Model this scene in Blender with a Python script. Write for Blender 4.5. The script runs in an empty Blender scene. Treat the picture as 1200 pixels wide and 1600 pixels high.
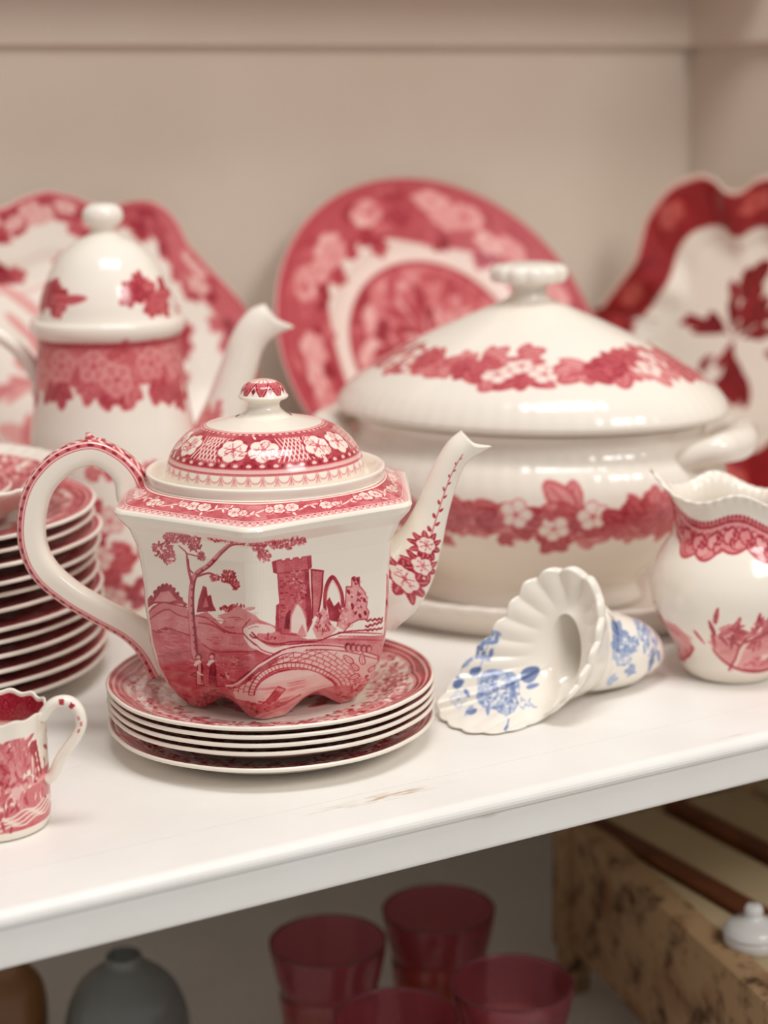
import bpy, math, random
import numpy as np
from mathutils import Vector, Matrix
pi = math.pi

# ------------------------------------------------------------------ camera, light, exposure
FPX, CAMH = 2813.0, 0.36                                    # focal length in pixels of the 1200x1600 frame, metres above the shelf
PITCH, YAW, ROLL = 0.2199, 0.5097, 0.0166
scene = bpy.context.scene
cam_data = bpy.data.cameras.new('camera')
cam_data.sensor_fit = 'VERTICAL'; cam_data.sensor_height = 36.0
cam_data.lens = FPX / 1600 * 36.0
cam_data.clip_start = 0.02
cam = bpy.data.objects.new('camera', cam_data)
cam.location = (0, 0, CAMH); cam.rotation_euler = (Matrix.Rotation(-YAW, 3, 'Z') @ Matrix.Rotation(pi / 2 - PITCH, 3, 'X') @ Matrix.Rotation(-ROLL, 3, 'Z')).to_euler()
scene.collection.objects.link(cam); scene.camera = cam
cam_data.dof.use_dof = True
cam_data.dof.focus_distance = 0.98
cam_data.dof.aperture_fstop = 4.2

world = bpy.data.worlds.new('room_light'); scene.world = world
world.use_nodes = True
bg = world.node_tree.nodes['Background']
bg.inputs[0].default_value = (1.0, 0.97, 0.94, 1); bg.inputs[1].default_value = 0.42

def area(name, loc, target, size, power, col):
    l = bpy.data.lights.new(name, 'AREA'); l.shape = 'RECTANGLE'
    l.size, l.size_y = size; l.energy = power; l.color = col
    o = bpy.data.objects.new(name, l); scene.collection.objects.link(o)
    o.location = loc
    o.rotation_euler = (Vector(target) - Vector(loc)).to_track_quat('-Z', 'Y').to_euler()
    return o
# the room's ceiling lamps, above and in front of the open cupboard
area('ceiling_lamp_offscreen', (0.45, 0.52, 1.75), (0.55, 0.86, 0.0), (0.9, 0.45), 16, (1.0, 0.98, 0.95))
area('ceiling_lamp_room_offscreen', (1.0, -1.1, 1.75), (0.65, 1.0, 0.0), (0.9, 0.7), 25, (1.0, 0.98, 0.95))

scene.view_settings.view_transform = 'Standard'
scene.view_settings.look = 'None'
scene.view_settings.gamma = 1.0
scene.view_settings.use_curve_mapping = False
scene.view_settings.exposure = -0.03

# ------------------------------------------------------------------ pixel -> place helpers
CAM = np.array([0, 0, CAMH])
FWD = np.array([math.sin(YAW) * math.cos(PITCH), math.cos(YAW) * math.cos(PITCH), -math.sin(PITCH)])
RGT = np.array([math.cos(YAW), -math.sin(YAW), 0.0])
UPV = np.cross(RGT, FWD)
AWAY = np.array([math.sin(YAW), math.cos(YAW), 0.0])
IMX = RGT * math.cos(ROLL) - UPV * math.sin(ROLL); IMY = UPV * math.cos(ROLL) + RGT * math.sin(ROLL)
def ray(px, py): return FWD + IMX * (px - 600) / FPX - IMY * (py - 800) / FPX
def atz(px, py, z):
    d = ray(px, py); return CAM + d * ((z - CAMH) / d[2])
def atw(px, py, w): return CAM + ray(px, py) * w
def on_plane(px, py, p0, n):
    d = ray(px, py); n = np.asarray(n, float)
    return CAM + d * (np.dot(np.asarray(p0) - CAM, n) / np.dot(d, n))
class Upright:
    """upright plane through a thing's base, square to the line of sight: pixels -> (x, z) of the thing"""
    def __init__(s, base): s.b = np.asarray(base, float)
    def __call__(s, px, py):
        v = on_plane(px, py, s.b, AWAY) - s.b
        return float(v @ RGT), float(v[2])
def ground(x, w):                      # a spot on the shelf: x to the right of the axis, w away from the camera
    return RGT * x + AWAY * w

# ------------------------------------------------------------------ objects
COL = scene.collection
def thing(name, label, cat, loc=(0, 0, 0), rz=0.0, group=None):
    o = bpy.data.objects.new(name, None); COL.objects.link(o)
    o.empty_display_size = 0.02
    o.location = tuple(float(c) for c in loc); o.rotation_euler = (0, 0, rz)
    tag(o, label, cat, group); return o
def tag(o, label=None, cat=None, group=None, kind=None):
    if label: o['label'] = label
    if cat: o['category'] = cat
    if group: o['group'] = group
    if kind: o['kind'] = kind
    return o
def raw_mesh(name, V, Fq, ink=None, mat=None, smooth=True):
    """V (n,3), Fq (m,4) quads or list of faces"""
    me = bpy.data.meshes.new(name)
    V = np.asarray(V, np.float32)
    if isinstance(Fq, np.ndarray):
        me.vertices.add(len(V)); me.vertices.foreach_set('co', V.ravel())
        k = Fq.shape[1]
        me.loops.add(Fq.size); me.loops.foreach_set('vertex_index', Fq.astype(np.int32).ravel())
        me.polygons.add(len(Fq))
        me.polygons.foreach_set('loop_start', np.arange(0, Fq.size, k, dtype=np.int32))
        me.polygons.foreach_set('loop_total', np.full(len(Fq), k, np.int32))
    else:
        me.from_pydata([tuple(map(float, v)) for v in V], [], Fq)
    if ink is not None:
        a = me.attributes.new('ink', 'FLOAT', 'POINT')
        a.data.foreach_set('value', np.asarray(ink, np.float32).ravel())
    me.update(calc_edges=True)
    me.polygons.foreach_set('use_smooth', np.full(len(me.polygons), smooth, bool))
    if mat: me.materials.append(mat)
    me.update(); return me
def put(name, me, parent=None, loc=None):
    o = bpy.data.objects.new(name, me); COL.objects.link(o)
    if parent: o.parent = parent
    if loc is not None: o.location = tuple(float(c) for c in loc)
    return o
def gquads(nu, nv, cu=False, cv=False, off=0):
    iu = np.arange(nu if cu else nu - 1); iv = np.arange(nv if cv else nv - 1)
    A, B = np.meshgrid(iu, iv, indexing='ij')
    A2, B2 = (A + 1) % nu, (B + 1) % nv
    return np.stack([A * nv + B, A2 * nv + B, A2 * nv + B2, A * nv + B2], -1).reshape(-1, 4) + off
def grid_mesh(name, P, ink=None, mat=None, cu=False, cv=False, smooth=True, flip=False):
    nu, nv = P.shape[:2]
    F_ = gquads(nu, nv, cu, cv)
    if flip: F_ = F_[:, ::-1]
    return raw_mesh(name, P.reshape(-1, 3), F_, ink, mat, smooth)
def resample(pts, n, key=None):
    p = np.asarray(pts, float)
    d = np.concatenate([[0], np.cumsum(np.hypot(*np.diff(p[:, :2], axis=0).T))])
    t = np.linspace(0, d[-1], n)
    return np.stack([np.interp(t, d, p[:, k]) for k in range(p.shape[1])], 1)
def smooth_curve(pts, n, closed=False):
    """Catmull-Rom through pts"""
    p = np.asarray(pts, float); m = len(p)
    if closed: q = np.concatenate([p[-1:], p, p[:2]]); segs = m
    else: q = np.concatenate([2 * p[:1] - p[1:2], p, 2 * p[-1:] - p[-2:-1]]); segs = m - 1
    out = []
    k = max(2, int(np.ceil(n / segs)) + 1) * 2
    for i in range(segs):
        a, b, c, d = q[i], q[i + 1], q[i + 2], q[i + 3]
        t = np.linspace(0, 1, k, endpoint=False)[:, None]
        out.append(.5 * ((2 * b) + (c - a) * t + (2 * a - 5 * b + 4 * c - d) * t ** 2 + (3 * b - a - 3 * c + d) * t ** 3))
    if not closed: out.append(p[-1:])
    o = np.concatenate(out)
    if closed: o = np.concatenate([o, o[:1]])
    r = resample_nd(o, n + 1 if closed else n)
    return r[:-1] if closed else r
def resample_nd(o, n):
    d = np.concatenate([[0], np.cumsum(np.linalg.norm(np.diff(o, axis=0), axis=1))])
    t = np.linspace(0, d[-1], n)
    return np.stack([np.interp(t, d, o[:, k]) for k in range(o.shape[1])], 1)
def lathe(name, prof, n, mat, sx=1.0, sy=1.0, ink=None, mod=None, flip=False):
    """prof (m,2) of r,z; ink = array (n,m); mod(ang, prof) -> radius factor (n,m)"""
    prof = np.asarray(prof, float); a = np.linspace(0, 2 * pi, n, endpoint=False)
    R = np.repeat(prof[None, :, 0], n, 0)
    if mod is not None: R = R * mod(a[:, None], prof[None])
    P = np.stack([np.cos(a)[:, None] * R * sx, np.sin(a)[:, None] * R * sy, np.repeat(prof[None, :, 1], n, 0)], -1)
    if ink is None: ink = np.zeros(P.shape[:2])
    return grid_mesh(name, P, ink, mat, cu=True, flip=flip)
def sweep(name, path, rad, n, mat, ink=None, up=(0, 1, 0), section=None, caps=True, closed=False):
    """tube along path (m,3); rad (m,2) = in-plane / sideways half size; section (n,2) unit outline"""
    path = np.asarray(path, float); m = len(path)
    rad = np.asarray(rad, float)
    if rad.ndim == 0: rad = np.full((m, 2), float(rad))
    if rad.ndim == 1: rad = np.stack([rad, rad], 1)
    T = np.gradient(path, axis=0); T /= np.linalg.norm(T, axis=1)[:, None] + 1e-12
    S = np.asarray(up, float); S = np.repeat(S[None], m, 0)
    S = S - (S * T).sum(1)[:, None] * T; S /= np.linalg.norm(S, axis=1)[:, None] + 1e-12
    N = np.cross(S, T)
    if section is None:
        a = np.linspace(0, 2 * pi, n, endpoint=False); section = np.stack([np.cos(a), np.sin(a)], 1)
    n = len(section)
    P = path[:, None] + N[:, None] * (section[None, :, :1] * rad[:, None, :1]) + S[:, None] * (section[None, :, 1:] * rad[:, None, 1:])
    V = P.reshape(-1, 3); Fq = gquads(m, n, cv=True)
    ik = np.zeros(m * n) if ink is None else np.asarray(ink, float).ravel()
    if caps:
        V = np.concatenate([V, path[:1], path[-1:]])
        ik = np.concatenate([ik, [0, 0]]); c0 = m * n
        j = np.arange(n)
        f0 = np.stack([np.full(n, c0), j, (j + 1) % n, (j + 1) % n], 1)
        f1 = np.stack([np.full(n, c0 + 1), (m - 1) * n + (j + 1) % n, (m - 1) * n + j, (m - 1) * n + j], 1)
        faces = [tuple(q) for q in Fq.tolist()] + [tuple(q[:3]) for q in f0.tolist()] + [tuple(q[:3]) for q in f1.tolist()]
        return raw_mesh(name, V, faces, ik, mat)
    return raw_mesh(name, V, Fq, ik, mat)
def box_mesh(name, x0, x1, y0, y1, z0, z1, mat, bevel=0.0):
    import bmesh
    bm = bmesh.new()
    v = [bm.verts.new(c) for c in ((x0, y0, z0), (x1, y0, z0), (x1, y1, z0), (x0, y1, z0), (x0, y0, z1), (x1, y0, z1), (x1, y1, z1), (x0, y1, z1))]
    for f in ((0, 3, 2, 1), (4, 5, 6, 7), (0, 1, 5, 4), (1, 2, 6, 5), (2, 3, 7, 6), (3, 0, 4, 7)): bm.faces.new([v[i] for i in f])
    if bevel: bmesh.ops.bevel(bm, geom=bm.edges[:], offset=bevel, segments=2, affect='EDGES', profile=0.6)
    me = bpy.data.meshes.new(name); bm.to_mesh(me); bm.free()
    me.materials.append(mat); return me

# ------------------------------------------------------------------ materials
def lin(*c): return tuple(((v / 255) / 12.92 if v / 255 <= .04045 else ((v / 255 + .055) / 1.055) ** 2.4) for v in c) + (1.0,)
def nodes(name):
    m = bpy.data.materials.new(name); m.use_nodes = True
    nt = m.node_tree; return m, nt, nt.nodes['Principled BSDF']
def nnew(nt, t, **kw):
    n = nt.nodes.new(t)
    for k, v in kw.items(): setattr(n, k, v)
    return n
def glazed(name, stops, rough=0.16, mottle=0.22, scale=900.0, coat=0.25):
    """glazed earthenware with printed ink: the amount of ink comes with the shape, the colours from a ramp"""
    m, nt, b = nodes(name)
    at = nnew(nt, 'ShaderNodeAttribute', attribute_name='ink')
    tc = nnew(nt, 'ShaderNodeTexCoord')
    no = nnew(nt, 'ShaderNodeTexNoise'); no.inputs['Scale'].default_value = scale; no.inputs['Detail'].default_value = 2
    nt.links.new(tc.outputs['Object'], no.inputs['Vector'])
    s = nnew(nt, 'ShaderNodeMath', operation='SUBTRACT'); nt.links.new(no.outputs['Fac'], s.inputs[0]); s.inputs[1].default_value = .5
    k = nnew(nt, 'ShaderNodeMath', operation='MULTIPLY'); nt.links.new(s.outputs[0], k.inputs[0]); k.inputs[1].default_value = mottle * 2
    k1 = nnew(nt, 'ShaderNodeMath', operation='ADD'); nt.links.new(k.outputs[0], k1.inputs[0]); k1.inputs[1].default_value = 1
    k2 = nnew(nt, 'ShaderNodeMath', operation='MULTIPLY'); nt.links.new(k1.outputs[0], k2.inputs[0]); nt.links.new(at.outputs['Fac'], k2.inputs[1])
    r = nnew(nt, 'ShaderNodeValToRGB'); nt.links.new(k2.outputs[0], r.inputs[0])
    e = r.color_ramp.elements
    while len(e) < len(stops): e.new(.5)
    for q, (p, c) in zip(e, stops): q.position = p; q.color = c
    nt.links.new(r.outputs[0], b.inputs['Base Color'])
    b.inputs['Roughness'].default_value = rough
    b.inputs['IOR'].default_value = 1.5
    b.inputs['Coat Weight'].default_value = coat; b.inputs['Coat Roughness'].default_value = 0.06
    return m
CREAM = lin(244, 234, 220)
RED = [(0, CREAM), (.22, lin(230, 160, 158)), (.48, lin(202, 88, 96)), (.74, lin(164, 32, 52)), (1, lin(100, 6, 26))]
M_red = glazed('cream_glaze_red_print', RED)
M_redsoft = glazed('white_glaze_red_print', [(0, lin(242, 233, 221)), (.22, lin(230, 164, 160)), (.48, lin(204, 98, 104)), (.74, lin(168, 42, 58)), (1, lin(110, 10, 30))], scale=400)
M_plum = glazed('cream_satin_glaze_red_print', [(0, lin(242, 233, 221)), (.22, lin(230, 164, 160)), (.48, lin(204, 98, 104)), (.74, lin(168, 42, 58)), (1, lin(110, 10, 30))], scale=500, rough=.34, coat=.06)
M_deep = glazed('cream_glaze_deep_red_print', [(0, CREAM), (.3, lin(200, 96, 86)), (.6, lin(160, 34, 40)), (1, lin(112, 6, 14))], scale=300)
M_blue = glazed('cream_glaze_blue_print', [(0, lin(244, 236, 224)), (.3, lin(190, 200, 220)), (.6, lin(126, 144, 186)), (1, lin(60, 76, 124))], mottle=.3)

def painted(name, c1, c2, rough=.5, scale=18.0, bump=0.0, stain=None):
    m, nt, b = nodes(name)
    tc = nnew(nt, 'ShaderNodeTexCoord')
    no = nnew(nt, 'ShaderNodeTexNoise'); no.inputs['Scale'].default_value = scale; no.inputs['Detail'].default_value = 5
    nt.links.new(tc.outputs['Object'], no.inputs['Vector'])
    r = nnew(nt, 'ShaderNodeValToRGB'); nt.links.new(no.outputs['Fac'], r.inputs[0])
    r.color_ramp.elements[0].position = .35; r.color_ramp.elements[1].position = .65
    r.color_ramp.elements[0].color = c1; r.color_ramp.elements[1].color = c2
    nt.links.new(r.outputs[0], b.inputs['Base Color'])
    b.inputs['Roughness'].default_value = rough
    if bump:
        bp = nnew(nt, 'ShaderNodeBump'); bp.inputs['Strength'].default_value = bump; bp.inputs['Distance'].default_value = .001
        n2 = nnew(nt, 'ShaderNodeTexNoise'); n2.inputs['Scale'].default_value = scale * 12
        nt.links.new(tc.outputs['Object'], n2.inputs['Vector'])
        nt.links.new(n2.outputs['Fac'], bp.inputs['Height']); nt.links.new(bp.outputs[0], b.inputs['Normal'])
    return m, nt, b, r
M_wall = painted('warm_grey_painted_wall', lin(213, 197, 182), lin(218, 203, 189), .6, 6)[0]
M_shelf, nt, b, r = painted('white_painted_wood', lin(238, 234, 228), lin(243, 240, 235), .38, 14, .15)
# worn scratches along the shelf showing the brown wood
tc = nnew(nt, 'ShaderNodeTexCoord'); mp = nnew(nt, 'ShaderNodeMapping'); mp.inputs['Scale'].default_value = (14, 230, 60)
nt.links.new(tc.outputs['Object'], mp.inputs['Vector'])
n3 = nnew(nt, 'ShaderNodeTexNoise'); n3.inputs['Scale'].default_value = 1.0; n3.inputs['Detail'].default_value = 6
nt.links.new(mp.outputs[0], n3.inputs['Vector'])
r3 = nnew(nt, 'ShaderNodeValToRGB'); r3.color_ramp.elements[0].position = .70; r3.color_ramp.elements[1].position = .80
nt.links.new(n3.outputs['Fac'], r3.inputs[0])
mx = nnew(nt, 'ShaderNodeMix', data_type='RGBA'); mx.inputs['B'].default_value = lin(190, 160, 132)
mp2 = nnew(nt, 'ShaderNodeMapping'); mp2.inputs['Scale'].default_value = (60, 420, 60)
nt.links.new(tc.outputs['Object'], mp2.inputs['Vector'])
n4 = nnew(nt, 'ShaderNodeTexNoise'); n4.inputs['Scale'].default_value = 1.0; n4.inputs['Detail'].default_value = 4; nt.links.new(mp2.outputs[0], n4.inputs['Vector'])
ds = nnew(nt, 'ShaderNodeVectorMath', operation='SUBTRACT'); nt.links.new(tc.outputs['Object'], ds.inputs[0]); ds.inputs[1].default_value = (0.440, 0.795, 0)
dm = nnew(nt, 'ShaderNodeVectorMath', operation='MULTIPLY'); nt.links.new(ds.outputs[0], dm.inputs[0]); dm.inputs[1].default_value = (1 / .05, 1 / .006, 0)
dl = nnew(nt, 'ShaderNodeVectorMath', operation='LENGTH'); nt.links.new(dm.outputs[0], dl.inputs[0])
dr = nnew(nt, 'ShaderNodeMapRange'); dr.inputs['From Min'].default_value = 1.0; dr.inputs['From Max'].default_value = .2; nt.links.new(dl.outputs['Value'], dr.inputs['Value'])
nr = nnew(nt, 'ShaderNodeMapRange'); nr.inputs['From Min'].default_value = .46; nr.inputs['From Max'].default_value = .62; nt.links.new(n4.outputs['Fac'], nr.inputs['Value'])
ml = nnew(nt, 'ShaderNodeMath', operation='MULTIPLY'); nt.links.new(dr.outputs[0], ml.inputs[0]); nt.links.new(nr.outputs[0], ml.inputs[1])
mm = nnew(nt, 'ShaderNodeMath', operation='MAXIMUM'); nt.links.new(r3.outputs[0], mm.inputs[0]); nt.links.new(ml.outputs[0], mm.inputs[1])
nt.links.new(mm.outputs[0], mx.inputs['Factor']); nt.links.new(r.outputs[0], mx.inputs['A']); nt.links.new(mx.outputs['Result'], b.inputs['Base Color'])

# ------------------------------------------------------------------ printing: draws ink on a flat sheet that is then laid on a glazed surface
class Sheet:
    def __init__(s, x0, y0, x1, y1, res, wrap=False, base=0.0):
        s.x0, s.y0, s.x1, s.y1, s.res, s.wrap = x0, y0, x1, y1, res, wrap
        s.w, s.h = int(math.ceil((x1 - x0) * res)), int(math.ceil((y1 - y0) * res))
        s.a = np.full((s.h, s.w), float(base))
    def _win(s, bx0, by0, bx1, by1):
        i0, i1 = max(0, int((bx0 - s.x0) * s.res) - 1), min(s.w, int((bx1 - s.x0) * s.res) + 2)
        j0, j1 = max(0, int((by0 - s.y0) * s.res) - 1), min(s.h, int((by1 - s.y0) * s.res) + 2)
        if i1 <= i0 or j1 <= j0: return None
        X = (np.arange(i0, i1) + .5) / s.res + s.x0; Y = (np.arange(j0, j1) + .5) / s.res + s.y0
        return slice(j0, j1), slice(i0, i1), X[None, :], Y[:, None]
    def _shifts(s, bx0, bx1):
        if not s.wrap: return (0,)
        W = s.x1 - s.x0; o = [0]
        if bx0 < s.x0: o.append(W)
        if bx1 > s.x1: o.append(-W)
        return o
    def poly(s, pts, ink, alpha=1.0):
        p = np.asarray(pts, float)
        for sh in s._shifts(p[:, 0].min(), p[:, 0].max()):
            q = p + [sh, 0]
            g = s._win(q[:, 0].min(), q[:, 1].min(), q[:, 0].max(), q[:, 1].max())
            if g is None: continue
            sj, si, X, Y = g; ins = np.zeros((Y.shape[0], X.shape[1]), bool)
            x2, y2 = q[-1]
            for x1, y1 in q:
                if y1 != y2:
                    c = ((y1 > Y) != (y2 > Y)) & (X < (x2 - x1) * (Y - y1) / (y2 - y1) + x1)
                    ins ^= c
                x2, y2 = x1, y1
            A = s.a[sj, si]; A += (ink - A) * (ins * alpha)
    def stroke(s, pts, wd, ink, alpha=1.0, taper=None):
        p = np.asarray(pts, float); n = len(p)
        ws = np.full(n, float(wd)) if taper is None else np.linspace(wd, taper, n)
        for sh in s._shifts(p[:, 0].min() - wd, p[:, 0].max() + wd):
            q = p + [sh, 0]; m = ws.max()
            g = s._win(q[:, 0].min() - m, q[:, 1].min() - m, q[:, 0].max() + m, q[:, 1].max() + m)
            if g is None: continue
            sj, si, X, Y = g; D = np.full((Y.shape[0], X.shape[1]), 1e9)
            for k in range(n - 1):
                ax, ay = q[k]; bx, by = q[k + 1]; dx, dy = bx - ax, by - ay; L = dx * dx + dy * dy + 1e-12
                t = np.clip(((X - ax) * dx + (Y - ay) * dy) / L, 0, 1)
                d = np.hypot(X - ax - t * dx, Y - ay - t * dy) - (ws[k] + (ws[k + 1] - ws[k]) * t) / 2
                np.minimum(D, d, out=D)
            mk = np.clip(.5 - D * s.res, 0, 1)
            A = s.a[sj, si]; A += (ink - A) * (mk * alpha)
    def disc(s, x, y, rx, ink, ry=None, ang=0.0, alpha=1.0, soft=None):
        ry = rx if ry is None else ry; m = max(rx, ry)
        for sh in s._shifts(x - m, x + m):
            g = s._win(x + sh - m, y - m, x + sh + m, y + m)
            if g is None: continue
            sj, si, X, Y = g; c, sn = math.cos(ang), math.sin(ang)
            u = ((X - x - sh) * c + (Y - y) * sn) / rx; v = (-(X - x - sh) * sn + (Y - y) * c) / ry
            d = np.sqrt(u * u + v * v)
            mk = np.clip((1 - d) * min(rx, ry) * s.res + .5, 0, 1) if soft is None else np.clip((1 - d) / soft, 0, 1)
            A = s.a[sj, si]; A += (ink - A) * (mk * alpha)
    def leaf(s, x, y, ang, ln, wd, ink, vein=None, outline=None):
        t = np.linspace(0, pi, 9); c, sn = math.cos(ang), math.sin(ang)
        u = (1 - np.cos(t)) / 2 * ln; v = np.sin(t) * wd / 2 * (1.15 - .5 * u / ln)
        U = np.concatenate([u, u[::-1][1:-1]]); V = np.concatenate([v, -v[::-1][1:-1]])
        P = np.stack([x + U * c - V * sn, y + U * sn + V * c], 1)
        s.poly(P, ink)
        if outline is not None: s.stroke(np.concatenate([P, P[:1]]), max(1.0 / s.res, wd * .14), outline)
        if vein is not None: s.stroke([(x, y), (x + ln * .85 * c, y + ln * .85 * sn)], max(1 / s.res, wd * .12), vein)
    def flower(s, x, y, r, n=5, petal=.06, line=.7, eye=.55, ang=0.0, squash=1.0):
        for ring, (pr, dd, ik) in enumerate(((.47, .58, line), (.40, .58, petal))):
            for k in range(n):
                a = ang + 2 * pi * k / n
                s.disc(x + math.cos(a) * dd * r, y + math.sin(a) * dd * r * squash, pr * r, ik, pr * r * squash)
        s.disc(x, y, r * .5, petal, r * .5 * squash)
        for k in range(n):
            a = ang + 2 * pi * (k + .5) / n
            s.stroke([(x + math.cos(a) * r * .2, y + math.sin(a) * r * .2 * squash), (x + math.cos(a) * r * .62, y + math.sin(a) * r * .62 * squash)], r * .07, line * .75)
        s.disc(x, y, r * .17, eye, r * .17 * squash)
    def rose(s, x, y, r, rng, lo=.3, hi=.7, line=.85):
        s.disc(x, y, r, line * .9)
        for k in range(7):
            a = 2 * pi * k / 7 + rng.random()
            s.disc(x + math.cos(a) * r * .55, y + math.sin(a) * r * .55, r * .5, line); s.disc(x + math.cos(a) * r * .57, y + math.sin(a) * r * .57, r * .42, lo + (hi - lo) * rng.random() * .6)
        for k in range(5):
            a = 2 * pi * k / 5 + rng.random()
            s.disc(x + math.cos(a) * r * .25, y + math.sin(a) * r * .25, r * .3, line); s.disc(x + math.cos(a) * r * .27, y + math.sin(a) * r * .27, r * .24, lo + (hi - lo) * rng.random())
        s.disc(x, y, r * .15, hi)
    def dabs(s, x, y, rx, ry, n, size, inks, rng, ang=None, long=2.2):
        for _ in range(n):
            a = rng.random() * 2 * pi; d = math.sqrt(rng.random())
            s.disc(x + math.cos(a) * d * rx, y + math.sin(a) * d * ry, size * (.6 + .8 * rng.random()), inks[0] + (inks[1] - inks[0]) * rng.random(),
                   size * (.6 + .8 * rng.random()) / long, rng.random() * pi if ang is None else ang + rng.gauss(0, .4))
    def bigleaf(s, x, y, ang, ln, ink, vein, rng, lobes=3):
        """ivy-like leaf of overlapping blades"""
        for k in range(lobes):
            a = ang + (k - (lobes - 1) / 2) * .75
            l = ln * (1 - .22 * abs(k - (lobes - 1) / 2))
            s.leaf(x, y, a, l, l * .62, ink, vein, min(1, ink + .22))
    def noise(s, amp, cell, rng):
        h, w = max(2, int(s.h / (cell * s.res)) + 2), max(2, int(s.w / (cell * s.res)) + 2)
        g = np.random.RandomState(rng.randrange(1 << 30)).rand(h, w)
        if s.wrap: g[:, -1] = g[:, 0]
        yy = np.linspace(0, h - 1.001, s.h); xx = np.linspace(0, w - 1.001, s.w)
        j = yy.astype(int); i = xx.astype(int); fy = (yy - j)[:, None]; fx = (xx - i)[None]
        n = g[j][:, i] * (1 - fy) * (1 - fx) + g[j][:, i + 1] * (1 - fy) * fx + g[j + 1][:, i] * fy * (1 - fx) + g[j + 1][:, i + 1] * fy * fx
        s.a *= 1 + amp * (n - .5) * 2
    def soften(s, k=1):
        for _ in range(k):
            a = np.pad(s.a, ((1, 1), (1, 1)), 'wrap' if s.wrap else 'edge')
            if s.wrap: a[0] = a[1]; a[-1] = a[-2]
            a = (a[:-2] + 2 * a[1:-1] + a[2:]) / 4
            s.a = (a[:, :-2] + 2 * a[:, 1:-1] + a[:, 2:]) / 4
    def at(s, x, y):
        fx = (np.asarray(x) - s.x0) * s.res - .5; fy = np.clip((np.asarray(y) - s.y0) * s.res - .5, 0, s.h - 1.001)
        fx, fy = np.broadcast_arrays(fx, fy)
        if s.wrap: fx = np.mod(fx, s.w)
        else: fx = np.clip(fx, 0, s.w - 1.001)
        i = np.floor(fx).astype(int); j = np.floor(fy).astype(int); u = fx - i; v = fy - j
        i = i % s.w; i2 = (i + 1) % s.w; j2 = np.minimum(j + 1, s.h - 1)
        return s.a[j, i] * (1 - u) * (1 - v) + s.a[j, i2] * u * (1 - v) + s.a[j2, i] * (1 - u) * v + s.a[j2, i2] * u * v
def arc(cx, cy, rx, ry, a0, a1, n=24):
    t = np.linspace(a0, a1, n); return np.stack([cx + rx * np.cos(t), cy + ry * np.sin(t)], 1)
# ------------------------------------------------------------------ the cupboard
YB = 1.50                                             # back wall
XR = float(on_plane(1077, 250, (0, YB, 0), (0, 1, 0))[0])   # right wall from the corner line
YF = 0.764                                            # shelf front
ZU = float(on_plane(600, 1367, (0, YF, 0), (0, 1, 0))[2])   # underside of the shelf front
XL = -0.75
ZLOW = -0.34
def slab(name, x0, x1, y0, y1, z0, z1, mat, parent=None, bevel=.0012):
    return put(name, box_mesh(name, x0, x1, y0, y1, z0, z1, mat, bevel), parent)
tag(slab('wall_back', XL, XR + .02, YB, YB + .02, -.75, .85, M_wall), kind='structure')
tag(slab('wall_right', XR, XR + .02, .55, YB + .02, -.75, .85, M_wall), kind='structure')
zb = float(on_plane(600, 72, (0, YB - .012, 0), (0, 1, 0))[2])
tag(slab('trim_1', XL, XR, YB - .012, YB + .001, zb, zb + .09, M_wall, bevel=.002), kind='structure')
tag(slab('trim_2', XR - .012, XR + .001, .60, YB - .0005, zb, zb + .09, M_wall, bevel=.002), kind='structure')
tag(slab('floor', XL, XR + .01, .70, YB + .01, ZLOW - .02, ZLOW, M_shelf), kind='structure')
tag(slab('added_shade_shelf', XL, XR, 1.35, YB, zb + .088, zb + .108, M_wall), kind='structure')  # unseen narrow upper shelf, added to shade the top of the back wall
# shelf: a main board and a front strip with a rounded nosing
YJ = float(atz(900, 1166, 0)[1])
sh = thing('shelf_board', 'white painted wooden shelf with a rounded front edge carrying the red and white china', 'shelf', (0, 0, 0))
sh['kind'] = 'structure'
def extrude_x(name, prof, x0, x1, mat, parent):
    p = np.asarray(prof, float); n = len(p)
    V = np.concatenate([np.c_[np.full(n, x0), p], np.c_[np.full(n, x1), p]])
    F_ = [(i, (i + 1) % n, n + (i + 1) % n, n + i) for i in range(n)] + [tuple(range(n))[::-1], tuple(range(n, 2 * n))]
    return put(name, raw_mesh(name, V, F_, None, mat, False), parent)
nose = [(YF - .002 + .006 * (1 - math.cos(t)), -.006 + .006 * math.sin(t)) for t in np.linspace(0, pi / 2, 7)]
extrude_x('front_strip', [(YJ - .0002, 0), (YJ - .0002, ZU), (YF + .0008, ZU), (YF + .0002, ZU + .0008), (YF, ZU + .002), (YF, -.0085), (YF - .0015, -.008)] + nose, XL, XR, M_shelf, sh)
extrude_x('board', [(YB, -.0001), (YB, -.03), (YJ + .0002, -.03), (YJ + .0002, -.0001)], XL, XR, M_shelf, sh)

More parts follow.
